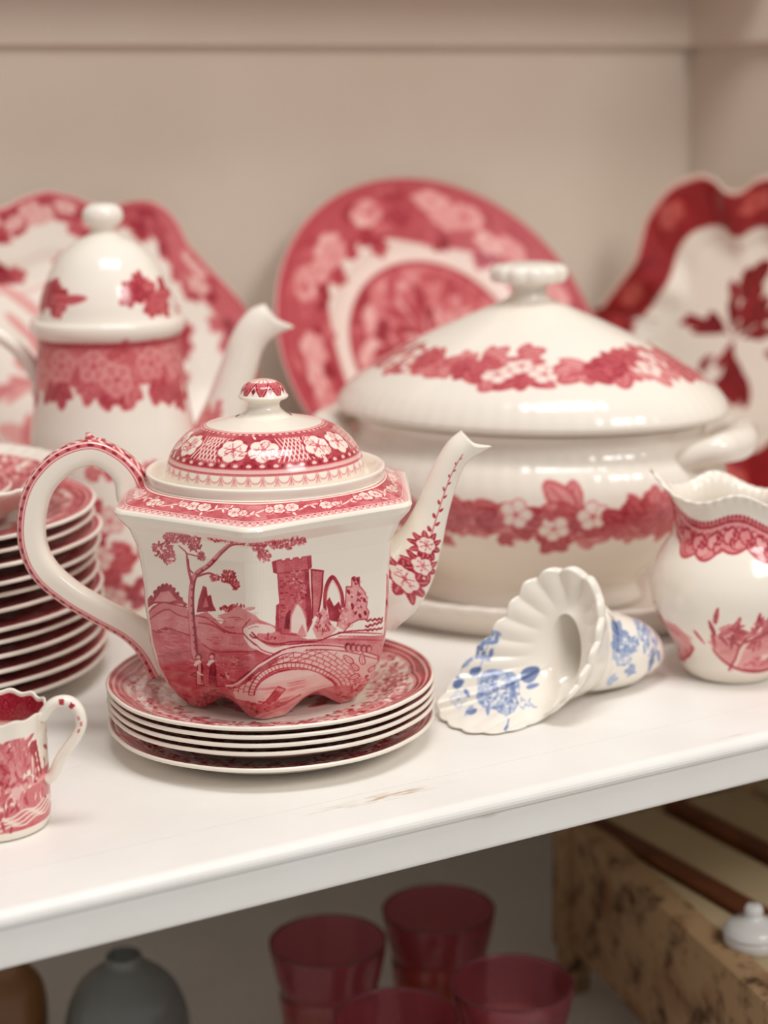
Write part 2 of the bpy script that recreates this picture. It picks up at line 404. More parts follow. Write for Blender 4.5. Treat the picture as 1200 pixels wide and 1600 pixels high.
# ------------------------------------------------------------------ red transferware side plates under the teapot
def plate_profile(R, h, well=.60, th=.0038, n=90):
    """outline of a plate: top from the centre to the edge, round lip, underside back to the centre"""
    top = [(0, th), (well * .86 * R, th), (well * R, th + .0012), (well * 1.12 * R, th + .005 * h / .018), (well * 1.2 * R, h * .55), (R * .99, h - .0004), (R, h - .0014)]
    bot = [(R * .995, h - .0028), (R * .9, h * .70), (well * 1.16 * R, h * .27), (well * .94 * R, .0005), (well * .90 * R, 0), (well * .84 * R, 0), (well * .82 * R, .0012), (0, .0014)]
    t = resample(top, n); b_ = resample(bot, max(16, n // 4))
    return np.concatenate([t, b_]), n
def plate_sheet(rng):
    """x: 0..360 round the plate, y: 0..1 from the centre to the edge"""
    s = Sheet(0, 0, 360, 100, 4.0, wrap=True)          # 100 = rim
    sc = 1.57                                          # degrees per unit of radius at the rim (keeps shapes round there)
    # well picture
    s.poly([(0, 0), (360, 0), (360, 52), (0, 52)], .1)
    for k in range(60): s.disc(rng.random() * 360, rng.random() * 46, 16, .2 + .4 * rng.random(), 3)
    # flower band
    for k in range(420):
        y = 62 + 25 * rng.random()
        s.disc(rng.random() * 360, y, 3.4 + 3 * rng.random(), .12 + .36 * rng.random(), 1.6, rng.random() * pi, alpha=.8)
    for k in range(9):
        x = k * 40 + rng.gauss(0, 2)
        s.rose(x, 75, 6.5, rng, .1, .5, .62)
        for j in range(26):
            s.leaf(x + rng.gauss(0, 10), 74 + rng.gauss(0, 6), rng.random() * 2 * pi, 6.5, 3.2, .2 + .5 * rng.random(), .75 if j % 3 else .1)
        for j in range(3): s.flower(x + 14 + rng.random() * 14, 66 + rng.random() * 16, 4.2, 5, .05, .6, .5, rng.random())
    for k in range(260): s.disc(rng.random() * 360, 60 + 28 * rng.random(), 1.6, 0.0, 1.0, rng.random() * pi)
    for k in range(260): s.disc(rng.random() * 360, 59 + 28 * rng.random(), 1.5, .75 + .2 * rng.random(), .8, rng.random() * pi)
    # bracket-shaped border: deep line, pale line, beads at the very edge
    t = np.linspace(0, 360, 400); wav = 3.2 * np.abs(np.sin(t / 360 * pi * 9))
    top = np.stack([t, 93 + 0 * t], 1); low = np.stack([t, 87 + wav], 1)
    s.poly(np.concatenate([low, top[::-1]]), .62)
    s.stroke(low, 1.1, .85); s.stroke(low + [0, 1.8], .7, .08)
    s.stroke(low - [0, 1.6], .6, .5)
    s.poly([(0, 93), (360, 93), (360, 98), (0, 98)], .78)
    for k in range(180): s.disc(k * 2 + 1, 95.4, .85, .0, .95)
    s.poly([(0, 98.3), (360, 98.3), (360, 100), (0, 100)], 0)
    s.noise(.25, 6, rng); s.soften(1)
    return s
rng = random.Random(4)
PLS = plate_sheet(rng)
def plate_mesh(name, R, h, n, m, mat, sheet, wave=.006, lobes=9, gain=1.0, well=.60):
    prof, mt = plate_profile(R, h, well=well, n=m)
    a = np.linspace(0, 2 * pi, n, endpoint=False)
    ink = np.zeros((n, len(prof)))
    ink[:, :mt] = sheet.at(np.degrees(a)[:, None], prof[None, :mt, 0] / R * 100) * gain
    ink[:, mt - 1:] = 0
    mod = lambda A, p: 1 + wave * (np.abs(np.sin(A * lobes / 2)) - .6) * np.clip((p[..., 0] / R - .8) / .2, 0, 1)
    return lathe(name, prof, n, mat, ink=ink, mod=mod)
PX, PW, PR = -.0680, 1.0122, .0960
me_plate = plate_mesh('side_plate', PR, .0150, 620, 160, M_red, PLS, well=.69)
plz = [0.0, .0090, .0139, .0188, .0237]
pl_lab = ['red and white side plate at the bottom of the teapot stack, lying on the shelf',
          'red and white side plate, second from the bottom under the teapot',
          'red and white side plate, middle one of the five under the teapot',
          'red and white side plate, second from the top under the teapot',
          'red floral side plate on top of the stack, with the teapot standing on it']
offs = [(.0, .0), (.0006, .001), (.0003, .0006), (.0005, .0003), (0, 0)]
for k in range(5):
    o = put('side_plate', me_plate)
    o.location = tuple(ground(PX + offs[k][0], PW + offs[k][1]) + [0, 0, plz[k]])
    o.rotation_euler = (0, 0, k * 2 * pi / 9 * 2 + .3)
    tag(o, pl_lab[k], 'plate', 'side plates under the teapot')

# ------------------------------------------------------------------ teapot
TB = ground(-.0676, 1.0145) + [0, 0, plz[4] + .0046]
tea = thing('teapot', 'six-sided cream teapot printed with a red castle and bridge landscape, standing on side plates', 'teapot', TB, -YAW)
TV = Upright(TB)
ha, hh, hb = .0815, .049, .098
HEX = np.array([(-ha, -hh), (-.0030, -hb), (ha + .002, -.044), (ha, hh), (.0030, hb), (-ha - .002, .044)])     # left front, front, right front, ...
ZS = TV(410, 769)[1]                                                              # height of the shoulder edge
def hexpoint(s):
    """s in panels 0..6 -> point on the softly cornered outline"""
    acc = 0
    for d in np.linspace(-.075, .075, 7):
        q = np.mod(s + d, 6); i = np.floor(q).astype(int) % 6; f = (q - np.floor(q))[..., None]
        acc = acc + HEX[i] * (1 - f) + HEX[(i + 1) % 6] * f
    return acc / 7
def landscape_sheet(rng):
    """drawn in picture units: panel left of the front corner x 190-386, right panel 386-641"""
    s = Sheet(180, 770, 660, 1125, 3.0)
    A = lambda *p: [(220 + x / 4, 780 + y / 4) for x, y in p]
    B = lambda *p: [(380 + x / 4, 780 + y / 4) for x, y in p]
    C_ = lambda p, n=40: smooth_curve(p, n)
    # ground of the whole lower part
    s.poly(A((45, 600), (80, 565), (130, 550), (200, 560), (280, 590), (310, 640), (400, 625), (480, 700), (520, 660), (570, 612), (620, 640), (680, 690), (740, 700), (1000, 760), (1800, 640), (1800, 1400), (0, 1400), (0, 700)), .36)
    s.poly(A((560, 1100), (1800, 1000), (1800, 1400), (500, 1400)), .42)
    s.poly(A((60, 690), (70, 700), (120, 712), (160, 690), (220, 715), (320, 740), (420, 830), (800, 880), (560, 1090), (560, 1400), (0, 1400), (0, 800)), .44)
    s.poly(A((130, 870), (330, 850), (450, 850), (780, 880), (600, 1020), (520, 1085), (330, 1075), (160, 1060)), .5)
    for k in range(70): s.disc(220 + (100 + rng.random() * 560) / 4, 780 + (620 + rng.random() * 600) / 4, 7, .3 + .25 * rng.random(), 2.2, rng.gauss(.2, .2), alpha=.5)
    # bushes and hills at the left
    bush = [(30, 580), (40, 528), (62, 512), (85, 522), (100, 482), (122, 470), (150, 462), (178, 470), (200, 478), (220, 512), (245, 530), (268, 560), (290, 578), (200, 562), (150, 552), (90, 552)]
    s.poly(A(*bush), .66); s.poly(A((90, 540), (130, 495), (180, 495), (225, 545), (180, 552), (130, 545)), .3)
    for k in range(12): s.disc(220 + (30 + k * 22) / 4, 780 + (575 - 110 * math.sin(k / 11 * pi)) / 4, 2.6, .75)
    for c in ([(45, 600), (130, 552), (200, 565), (285, 590)], [(45, 640), (160, 590), (230, 625), (300, 650)], [(70, 695), (120, 712), (160, 690), (220, 712), (300, 745)],
              [(335, 640), (400, 660), (480, 720), (530, 750), (610, 762)], [(350, 680), (430, 700), (500, 745)], [(370, 800), (450, 850), (620, 862), (780, 882)], [(480, 650), (560, 660), (680, 690)]):
        s.stroke(A(*C_(c)), 1.3, .78)
    s.poly(A((100, 700), (160, 684), (170, 702), (130, 714)), .82)
    s.poly(A((340, 622), (350, 560), (375, 490), (395, 500), (402, 545), (420, 540), (432, 590), (452, 626)), .7); s.poly(A((375, 600), (392, 545), (410, 600)), .4)
    s.dabs(355, 935, 18, 4, 24, 3, (.55, .8), rng)
    s.stroke(A(*C_([(100, 870), (200, 860), (300, 835)])), 1.6, .75)
    for x in (170, 230, 295): s.disc(220 + x / 4, 780 + 855 / 4, 6, .55, 4)
    # distant hill and road
    s.poly(A((460, 650), (520, 640), (570, 610), (620, 640), (690, 690), (600, 720), (540, 720)), .3)
    road = C_([(600, 735), (650, 720), (760, 712), (800, 740), (740, 760), (680, 770), (690, 800), (780, 830), (900, 800), (1060, 780), (1240, 775), (1240, 810), (1060, 815), (900, 850), (780, 880), (660, 850), (610, 790)], 80)
    s.poly(A(*road), .07); s.stroke(A(*C_([(640, 690), (610, 720), (600, 750), (640, 800), (700, 850), (800, 872)])), 1.5, .72)
    s.stroke(A(*C_([(650, 760), (690, 800), (780, 815), (900, 785), (1060, 765)])), 1.6, .75); s.dabs(410, 975, 9, 4, 10, 3, (.5, .8), rng)
    for k in range(150):
        x, y = 100 + rng.random() * 560, 640 + rng.random() * 560
        sl = .12 + .25 * math.sin(x / 160.0); ln_ = 18 + 50 * rng.random()
        if y > 640 + .35 * max(0, 330 - x) * .3: s.stroke(A((x, y), (x + ln_ * .5, y + ln_ * sl * .5 + rng.gauss(0, 2)), (x + ln_, y + ln_ * sl)), .7 + .5 * rng.random(), (.26, .66)[k % 2], .75)
    # big tree
    tr = C_([(335, 880), (322, 800), (316, 720), (310, 640), (308, 560), (312, 480), (335, 430), (400, 395), (450, 355), (500, 310), (545, 280), (620, 275)], 60)
    s.stroke(A(*tr), 12.5, .62, taper=3); s.stroke(A(*(tr - [3, 2])), 9, .34, taper=2); s.stroke(A(*(tr + [12, 4])), 3.6, .84, taper=1.2)
    for q in tr[4:44:3]: s.disc(220 + (q[0] + 6) / 4, 780 + q[1] / 4, 2.6, .8, 1.1, .6)
    s.stroke(A(*C_([(312, 470), (296, 410), (288, 350), (285, 312), (250, 275)])), 4.5, .55, taper=1.5); s.stroke(A(*C_([(318, 420), (300, 400), (294, 350)])), 1.6, .8)
    s.stroke(A(*C_([(345, 440), (410, 430), (460, 450), (500, 462), (560, 500)])), 2.6, .7, taper=1.2)
    s.stroke(A(*C_([(290, 320), (340, 335), (380, 345)])), 1.5, .65)
    for cx, cy, rx, ry, n in ((150, 290, 62, 45, 60), (180, 330, 40, 35, 26), (235, 225, 80, 32, 60), (320, 245, 60, 30, 40), (345, 285, 40, 25, 20), (372, 340, 26, 24, 16), (440, 460, 36, 16, 10), (520, 455, 42, 34, 38), (562, 500, 24, 24, 14),
                              (470, 238, 50, 20, 24), (560, 250, 60, 20, 34), (660, 275, 46, 22, 30), (700, 300, 40, 24, 22), (735, 340, 42, 38, 34), (760, 270, 70, 30, 34), (860, 262, 70, 32, 36), (950, 235, 48, 24, 26), (800, 250, 60, 16, 18)):
        s.dabs(220 + cx / 4, 780 + cy / 4, rx / 4, ry / 4, int(n * 1.7), 2.4, (.34, .78), rng)
    # tower and ruin
    tw = [(783, 372), (840, 352), (842, 362), (868, 355), (868, 347), (890, 342), (892, 352), (915, 346), (915, 338), (945, 330), (947, 340), (968, 335), (970, 326), (1027, 312), (1030, 372), (1010, 388), (1016, 520), (1027, 665), (985, 745), (830, 748), (815, 432), (790, 428)]
    s.poly(A(*tw), .46); s.stroke(A(*tw, tw[0]), 1.1, .72)
    s.poly(A((985, 385), (1012, 388), (1024, 660), (1000, 700), (985, 560)), .68); s.poly(A((783, 372), (806, 366), (812, 430), (790, 428)), .72); s.poly(A((1000, 320), (1027, 312), (1030, 372), (1008, 384)), .68)
    s.stroke(A((812, 432), (900, 415), (1010, 388)), 1.4, .75)
    for k in range(44): s.stroke(A(*[(x0, y0) for x0, y0 in (lambda x, y: [(x, y), (x + 16, y - 2)])(835 + rng.random() * 150, 440 + rng.random() * 250)]), 1.1, .7 + .2 * rng.random())
    s.dabs(220 + 940 / 4, 780 + 480 / 4, 14, 22, 60, 2.4, (.15, .6), rng)
    for k in range(7): s.stroke(A((828, 470 + k * 32), (848, 468 + k * 32)), 1.6, .72)
    s.poly(A((850, 720), (862, 640), (890, 610), (884, 720)), .8)
    s.poly(A(*C_([(893, 735), (895, 660), (915, 610), (935, 580), (962, 605), (985, 650), (1000, 740)])), .06); s.stroke(A(*C_([(890, 735), (893, 655), (912, 605), (935, 576), (965, 602), (988, 650)])), 2.2, .3)
    s.poly(A((930, 745), (965, 680), (995, 745)), .28)
    s.poly(A((795, 740), (800, 600), (818, 590), (826, 745)), .62)
    s.poly(B((385, 385), (420, 380), (425, 392), (440, 384), (468, 384), (462, 470), (425, 610), (387, 648)), .38); s.stroke(B((390, 390), (390, 640)), 2.2, .78); s.stroke(B((464, 388), (455, 480), (430, 600)), 2.2, .75); s.stroke(B((386, 386), (466, 384)), 2, .8)
    s.stroke(B(*C_([(470, 600), (472, 510), (490, 450), (526, 408), (560, 440), (582, 490), (588, 550)])), 5.5, .66); s.stroke(B(*C_([(482, 560), (490, 490), (524, 430), (560, 480), (575, 540)])), 1, .2)
    s.poly(B((480, 540), (500, 515), (530, 560), (560, 530), (580, 560), (560, 640), (500, 640)), .7)
    ruin = [(550, 665), (565, 600), (600, 560), (612, 445), (648, 440), (652, 395), (672, 385), (680, 392), (702, 384), (700, 430), (722, 446), (750, 490), (742, 540), (760, 560), (750, 600), (690, 612), (640, 640), (600, 685)]
    s.poly(B(*ruin), .22); s.stroke(B(*ruin), 1.2, .72)
    s.dabs(380 + 680 / 4, 780 + 500 / 4, 17, 25, 34, 3, (.06, .5), rng); s.dabs(380 + 690 / 4, 780 + 510 / 4, 15, 24, 14, 2.4, (.7, .85), rng); s.dabs(380 + 610 / 4, 780 + 610 / 4, 14, 14, 26, 3, (.1, .5), rng)
    for x, y in ((625, 470), (665, 400), (690, 400), (730, 500), (735, 570), (650, 540), (700, 590)): s.disc(380 + x / 4, 780 + y / 4, 3.4, .82, 2.4, 1)
    s.poly(B((390, 700), (430, 610), (460, 575), (490, 600), (500, 650), (550, 680), (500, 730), (420, 750)), .2); s.dabs(380 + 455 / 4, 780 + 660 / 4, 12, 16, 40, 3, (.08, .75), rng)
    for y0, y1 in ((610, 585), (645, 600), (665, 640)): s.stroke(B(*[(740 + k * 15, y0 + (y1 - y0) * k / 8 + (5 if k % 2 else -5)) for k in range(9)]), 2.4, .75)
    for y, ink in ((690, .62), (712, .4), (735, .6), (752, .4)): s.stroke(B(*C_([(560, y + 8), (700, y - 6), (860, y - 14)])), 1.6, ink)
    s.stroke(B(*C_([(0, 770), (20, 790), (80, 805), (200, 808), (330, 785), (420, 765), (520, 720), (600, 690), (700, 670), (862, 640)])), 1.8, .72)
    # bridge
    up = C_([(-95, 1080), (0, 1005), (60, 955), (150, 885), (250, 838), (400, 808), (550, 800), (700, 815), (850, 850)], 80)
    s.poly(B(*up, (850, 1050), (650, 1080), (600, 1110), (0, 1200), (-60, 1250), (-90, 1120)), .1)
    s.stroke(B(*(up - [0, 3])), 6.5, .12); s.stroke(B(*(up - [0, 16])), 1.6, .82); s.stroke(B(*(up + [2, 12])), 1.4, .78)
    ops = arc(300, 1140, 265, 190, pi, 2 * pi, 60)
    for k in range(5):                                   # courses of stones
        q = arc(300, 1140, 300 + k * 30, 232 + k * 30, pi * 1.02, pi * 1.98, 60); q = q[(q[:, 1] > np.interp(q[:, 0], up[:, 0], up[:, 1]) + 14)]
        if len(q) > 3: s.stroke(B(*q), .9, .66)
        for j in range(20):
            t = pi * (1.03 + .047 * j + .02 * (k % 2)); r0, r1 = k * 30, k * 30 + 30
            p0 = (300 + (300 + r0) * math.cos(t), 1140 + (232 + r0) * math.sin(t)); p1 = (300 + (300 + r1) * math.cos(t), 1140 + (232 + r1) * math.sin(t))
            if p1[1] > np.interp(p1[0], up[:, 0], up[:, 1]) + 6: s.stroke(B(p0, p1), .9, .6)
    vo = arc(300, 1140, 283, 212, pi * .98, 2 * pi, 60)
    s.stroke(B(*vo), 5.6, .1); s.stroke(B(*(arc(300, 1140, 297, 227, pi, 2 * pi, 60))), 1, .7); s.stroke(B(*(arc(300, 1140, 268, 196, pi, 2 * pi, 60))), 1.2, .8)
    for t in np.linspace(pi, 2 * pi, 34): s.stroke(B((300 + 270 * math.cos(t), 1140 + 198 * math.sin(t)), (300 + 296 * math.cos(t), 1140 + 226 * math.sin(t))), .9, .65)
    s.poly(B(*ops), .62)
    s.poly(B(*C_([(45, 1200), (40, 1120), (80, 1050), (170, 990), (290, 958), (410, 965), (500, 1030), (545, 1110), (520, 1160), (380, 1200), (200, 1240)], 60)), .08)
    for k in range(24): s.disc(380 + (90 + rng.random() * 420) / 4, 780 + (1040 + rng.random() * 170) / 4, 16, .12 + .3 * rng.random(), 1.6, -.25, alpha=.6)
    s.poly(B((100, 1190), (178, 1078), (226, 1095), (150, 1200)), .5); s.stroke(B((100, 1190), (178, 1078), (226, 1095), (150, 1200)), 1.2, .8); s.poly(B((172, 1082), (224, 1096), (205, 1118), (160, 1104)), .25)
    # banks
    s.poly(B((0, 1180), (60, 1215), (250, 1180), (330, 1150), (330, 1180), (180, 1260), (60, 1340), (0, 1400), (-200, 1400), (-420, 1280), (-380, 1230), (-100, 1180)), .46)
    s.dabs(330, 1080, 30, 16, 60, 4, (.45, .85), rng); s.dabs(410, 1090, 36, 14, 60, 5, (.35, .75), rng, .2)
    s.poly(B((310, 1250), (400, 1180), (520, 1110), (640, 1080), (760, 1090), (760, 1220), (560, 1290), (450, 1225)), .4)
    s.dabs(545, 1072, 30, 14, 70, 3.6, (.2, .88), rng, -.3)
    s.poly(B((0, 1340), (60, 1290), (180, 1240), (300, 1180), (420, 1160), (330, 1260), (230, 1400), (0, 1400)), .16, .8)
    for k in range(16): s.disc(380 + (60 + rng.random() * 260) / 4, 780 + (1200 + rng.random() * 110) / 4, 14, .3 + .2 * rng.random(), 1.4, -.45, alpha=.6)
    # leaves and flowers at the right end of the bridge
    for x, y, a in ((690, 950, -2.2), (720, 900, -1.6), (760, 960, -.7), (700, 985, 2.6), (790, 1000, -.3), (770, 1040, .5), (700, 1050, 2.0), (820, 940, -1.2), (660, 890, -2.5)):
        s.leaf(380 + x / 4, 780 + y / 4, a, 20, 10, .08, .45, .7)
    s.dabs(565, 1040, 22, 12, 40, 3, (.05, .85), rng); s.dabs(592, 985, 6, 18, 26, 3, (.2, .8), rng)
    for x in (620, 655, 690, 725, 760): s.disc(380 + x / 4, 780 + 785 / 4, 5.5, .8, 7); s.disc(380 + (x + 4) / 4, 780 + 790 / 4, 3.2, .3, 5)
    # two figures and shrubs
    for x, robe in ((350, .22), (428, .74)):
        rb = [(x - 16, 1075), (x - 14, 1000), (x - 10, 940), (x - 2, 905), (x + 10, 905), (x + 20, 945), (x + 24, 1010), (x + 30, 1078)]
        s.poly(A(*rb), robe); s.stroke(A(*rb, rb[0]), 1.4, .86); s.disc(220 + x / 4, 780 + 880 / 4, 5.0, .82, 5.6); s.disc(220 + (x - 2) / 4, 780 + 884 / 4, 3.2, .2)
        s.poly(A((x - 34, 935), (x - 16, 905), (x + 6, 898), (x + 18, 918), (x + 2, 922), (x - 18, 945)), .04); s.stroke(A((x + 14, 930), (x + 18, 1060)), 1.6, .9)
    s.stroke(A((330, 985), (300, 1000), (330, 1010)), 2, .85); s.stroke(A((340, 980), (372, 1000)), 2.4, .05); s.stroke(A((355, 1080), (400, 1095), (500, 1085)), 2, .8)
    s.dabs(355, 1010, 16, 8, 50, 2.0, (.3, .8), rng); s.dabs(346, 1032, 10, 5, 20, 2.4, (.1, .8), rng)
    s.poly(A((560, 1050), (800, 880), (830, 870), (800, 920), (640, 1030), (590, 1060)), .68, .7)
    s.stroke(A(*C_([(515, 1075), (560, 1070), (600, 1040), (700, 950), (830, 862), (980, 822)])), 4.5, .1); s.stroke(A(*C_([(515, 1090), (575, 1088), (620, 1055), (720, 968), (850, 880)])), 1.3, .8); s.stroke(A(*C_([(510, 1065), (560, 1055), (600, 1028), (700, 938), (830, 850)])), 1.3, .8)
    s.a = np.clip(s.a * 1.05, 0, 1); s.noise(.18, 9, rng); s.soften(1)
    # the printed area ends before the handle corner and under the shoulder
    return s
LAND = landscape_sheet(random.Random(11))
# rows of the panel edges in picture units, from the shoulder edge down
ROWT = [0, .15, .4, .6, .75, .9, 1.0]
RL = np.array([(190, 797), (215, 840), (226, 900), (231, 955), (239, 1005), (259, 1052), (288, 1086)], float)
RF_ = np.array([(386, 834), (386, 872), (387, 940), (390, 995), (394, 1040), (398, 1084), (402, 1113)], float)
RR = np.array([(641, 782), (612, 815), (604, 880), (601, 935), (594, 985), (576, 1045), (550, 1088)], float)
def body():
    nt_ = 250
    t = np.linspace(0, 1, nt_)
    s = np.concatenate([np.linspace(0, 2, 420, endpoint=False), np.linspace(2, 3, 90, endpoint=False), np.linspace(3, 6, 110, endpoint=False)])
    hp = hexpoint(s)
    k = np.interp(t, [0, .03, .09, .18, .32, .5, .66, .78, .87, .94, 1.0], [1.0, .985, .915, .865, .84, .83, .81, .775, .72, .66, .59])
    zz = ZS * (1 - t)
    ff = s - np.floor(s)
    cut = .0085 * np.sin(np.clip((ff - .22) / .62, 0, 1) * pi) ** 1.3        # arched feet: corners stand, middles lift
    Z = zz[None] + cut[:, None] * np.clip((t[None] - .80) / .20, 0, 1) ** 1.5
    fr = np.clip(-hp[:, 1] / hb, 0, 1) ** 3
    Z = Z - (.0015 * np.abs(hp[:, 1] / hb) ** 3)[:, None] * np.clip(1 - t / .25, 0, 1)[None]
    P = np.stack([hp[:, :1] * k[None], hp[:, 1:] * k[None], Z], -1)
    # printing
    ink = np.zeros(P.shape[:2])
    X = {}
    for nm, R_ in (('L', RL), ('F', RF_), ('R', RR)): X[nm] = np.stack([np.interp(t, ROWT, R_[:, 0]), np.interp(t, ROWT, R_[:, 1])], 1)
    for i, sv in enumerate(s):
        pan, f = int(sv) % 6, sv - int(sv)
        if pan in (2, 5):                                                 # narrow ends: a sliver of hillside beside the spout and handle
            g = min(f, 1 - f)
            if g < .30:
                yy = np.linspace(0, 1, nt_)
                m = ((yy > .34 + g * .6) & (yy < .80 - g * .9)).astype(float)
                ink[i] = m * (.34 + .12 * np.sin(yy * 60 + f * 20) * np.sin(yy * 23)) + ((np.abs(yy - .48 - g * .5) < .012)) * .4
            continue
        q = pan if pan < 2 else pan - 3
        a_, b_ = ('L', 'F') if q == 0 else ('F', 'R')
        xy = X[a_] * (1 - f) + X[b_] * f
        v = LAND.at(xy[:, 0], xy[:, 1])
        if q == 0: v = v * np.clip((f - .02) / .02, 0, 1)
        ink[i] = v
    ink *= np.clip((t - .055) / .015, 0, 1)[None]
    ink = np.clip(ink, 0, 1)
    # underside
    ks = np.array([.56, .52, .3, .001]); zs = np.array([.0035, .0105, .0105, .0105])
    U = np.stack([hp[:, :1] * ks[None], hp[:, 1:] * ks[None], zs[None] + cut[:, None] * np.array([1, .3, 0, 0])[None]], -1)
    return np.concatenate([P, U], 1), np.concatenate([ink, np.zeros(U.shape[:2])], 1)
P_, I_ = body()
put('body', grid_mesh('teapot_body', P_, I_, M_red, cu=True, flip=True), tea)
# shoulder: from the six-sided edge up to the round gallery
rC = TV(593, 735)[0] - TV(410, 735)[0]
zC0 = TV(410, 743)[1]; zC1 = TV(410, 727)[1]
def band_sheet(rng):
    L, s = 500.0, None
    s = Sheet(0, 0, L, 24, 7.0, wrap=True)              # millimetres round the pot / inward from the edge
    s.poly([(0, 6.6), (L, 6.6), (L, 19.2), (0, 19.2)], .48)
    s.noise(.35, 7, rng)
    for k in range(300): s.disc(rng.random() * L, 7.5 + rng.random() * 11, 2.2, .34 + .3 * rng.random(), 1.2, rng.random() * pi, alpha=.6)
    t = np.linspace(0, L, 900)
    vine = np.stack([t, 12.8 + 2.4 * np.sin(t / L * 2 * pi * 18)], 1)
    s.stroke(vine, 1.1, .04)
    for k in range(90):
        x = k * L / 90 + rng.gauss(0, 1); y = 12.8 + 2.4 * math.sin(x / L * 2 * pi * 18)
        up = -1 if k % 2 else 1
        s.leaf(x, y, up * (1.0 + rng.gauss(0, .35)), 4.8, 2.1, .04, None, .66)
    for k in range(18):
        x = (k + .5) * L / 18; y = 13 + (1.6 if k % 2 else -.4)
        for d, r in ((0, 4.6), (7.6, 4.4), (-6.4, 3.0)) if k % 2 else ((0, 4.4), (5.6, 2.8)):
            s.disc(x + d, y, r * 1.12, .7, r * 1.05); s.flower(x + d, y, r, 7, .03, .5, .45, k, .92)
            s.dabs(x + d, y, r * .9, r * .8, 7, .5, (.4, .7), rng)
    s.poly([(0, 5.6), (L, 5.6), (L, 6.4), (0, 6.4)], .10); s.stroke([(0, 5.4), (L, 5.4)], .35, .6); s.stroke([(0, 6.5), (L, 6.5)], .35, .7)
    for k in range(125):                                  # scalloped edging with dashes
        x = k * 4.0
        s.stroke(arc(x + 2, 5.2, 1.7, 2.2, 0, -pi, 9) * [1, 1], .45, .42)
        s.disc(x + 2, 4.2, 1.0, .22, .8); s.disc(x, 4.9, .55, .75, .4)
    s.stroke([(0, 2.4), (L, 2.4)], .4, .3)
    s.stroke([(0, 19.2), (L, 19.2)], .5, .72); s.stroke([(0, 21.0), (L, 21.0)], .5, .62)
    s.soften(1); return s
BAND = band_sheet(random.Random(3))
def shoulder():
    n = 960
    s = np.linspace(0, 6, n, endpoint=False); hp = hexpoint(s)
    per = np.concatenate([[0], np.cumsum(np.linalg.norm(np.diff(np.concatenate([hp, hp[:1]]), axis=0), axis=1))]); per = per[:-1] / per[-1] * 500
    ang = np.arctan2(hp[:, 1], hp[:, 0]); ci = np.stack([np.cos(ang), np.sin(ang)], 1) * rC
    m = 64; v = np.linspace(0, 1, m)
    dip = .0015 * np.abs(hp[:, 1] / hb) ** 3
    z0 = ZS - dip
    b1 = np.clip(v / .06, 0, 1)
    zz = z0[:, None] + .0012 * np.sqrt(np.clip(b1, 0, 1))[None] + (zC0 - z0 - .0012)[:, None] * v[None] ** .92
    XY = hp[:, None] * (1 - v)[None, :, None] + ci[:, None] * v[None, :, None]
    P = np.concatenate([XY, zz[..., None]], -1)
    # gallery: upright ring, rolled over, then down inside to the seat
    g = np.array([(1.0, zC0), (1.012, zC0 + .3 * (zC1 - zC0)), (1.02, zC0 + .8 * (zC1 - zC0)), (1.018, zC1 - .0004), (1.0, zC1), (.975, zC1 - .0006), (.95, zC1 - .003), (.92, zC1 - .0072), (.80, zC1 - .0085), (.75, zC1 - .0125)])
    g = resample(g * [rC, 1], 34); c = np.stack([np.cos(ang), np.sin(ang)], 1)
    G = np.concatenate([c[:, None] * g[None, :, :1], np.repeat(g[None, :, 1:], n, 0)], -1)
    ink = np.zeros((n, m + len(g)))
    ink[:, :m] = BAND.at(per[:, None], (v * 23)[None])
    return np.concatenate([P, G], 1), ink
P_, I_ = shoulder()
put('shoulder', grid_mesh('teapot_shoulder', P_, I_, M_red, cu=True), tea)
# lid
def lid_sheet(rng):
    s = Sheet(0, 0, 360, 60, 6.0, wrap=True)            # degrees / position along the outline, 0 at the rim
    s.poly([(0, 14), (360, 14), (360, 42), (0, 42)], .60); s.noise(.3, 6, rng)
    for k in range(200): s.disc(rng.random() * 360, 15 + rng.random() * 24, 4, .42 + .35 * rng.random(), 1.5, rng.random() * pi, alpha=.6)
    for k in range(6):
        x = k * 60 + 12
        for d in (0, 21):
            s.disc(x + d, 26.5, 11.6, .8, 9.4); s.flower(x + d, 26.5, 11, 6, .03, .6, .5, .3 + d, .84); s.dabs(x + d, 26.5, 6, 5, 12, .8, (.3, .6), rng)
        s.poly([(x + 32, 18), (x + 50, 18), (x + 50, 36), (x + 32, 36)], .68)
        for j in range(7):
            s.stroke([(x + 30 + j * 3, 18), (x + 38 + j * 3, 36)], 1.0, .05); s.stroke([(x + 38 + j * 3, 18), (x + 30 + j * 3, 36)], 1.0, .05)
        for j in range(10): s.leaf(x + 10 + rng.gauss(0, 20), 18 + rng.random() * 20, rng.random() * 6, 6, 2.6, .06, None, .7)
    s.stroke([(0, 14), (360, 14)], 1.2, .75); s.stroke([(0, 11.2), (360, 11.2)], .9, .5); s.poly([(0, 11.8), (360, 11.8), (360, 13.4), (0, 13.4)], .15)
    for k in range(45):
        x = k * 8.0
        s.disc(x, 15.2, 1.7, .08, 1.2); s.disc(x + 4, 15.4, 1.2, .85, .9)
        s.stroke(arc(x + 4, 11, 3.6, 3.4, 0, -pi, 10), .45, .36)
        for a in (-.6, 0, .6): s.stroke([(x, 9.5), (x + 2.4 * math.sin(a), 6.6)], .45, .34)
    s.stroke([(0, 42), (360, 42)], 1.0, .6); s.stroke([(0, 43.6), (360, 43.6)], .7, .4)
    for k in range(60): s.disc(k * 6, 41, 1.6, .1, .9)
    s.soften(1); return s
LID = lid_sheet(random.Random(8))
lp = lambda x, y: (TV(x, y)[0] - TV(410, y)[0], TV(410, y)[1])
zl = zC1 - .0075
rL = TV(566, 720)[0] - TV(410, 720)[0]
zT = TV(410, 652)[1]
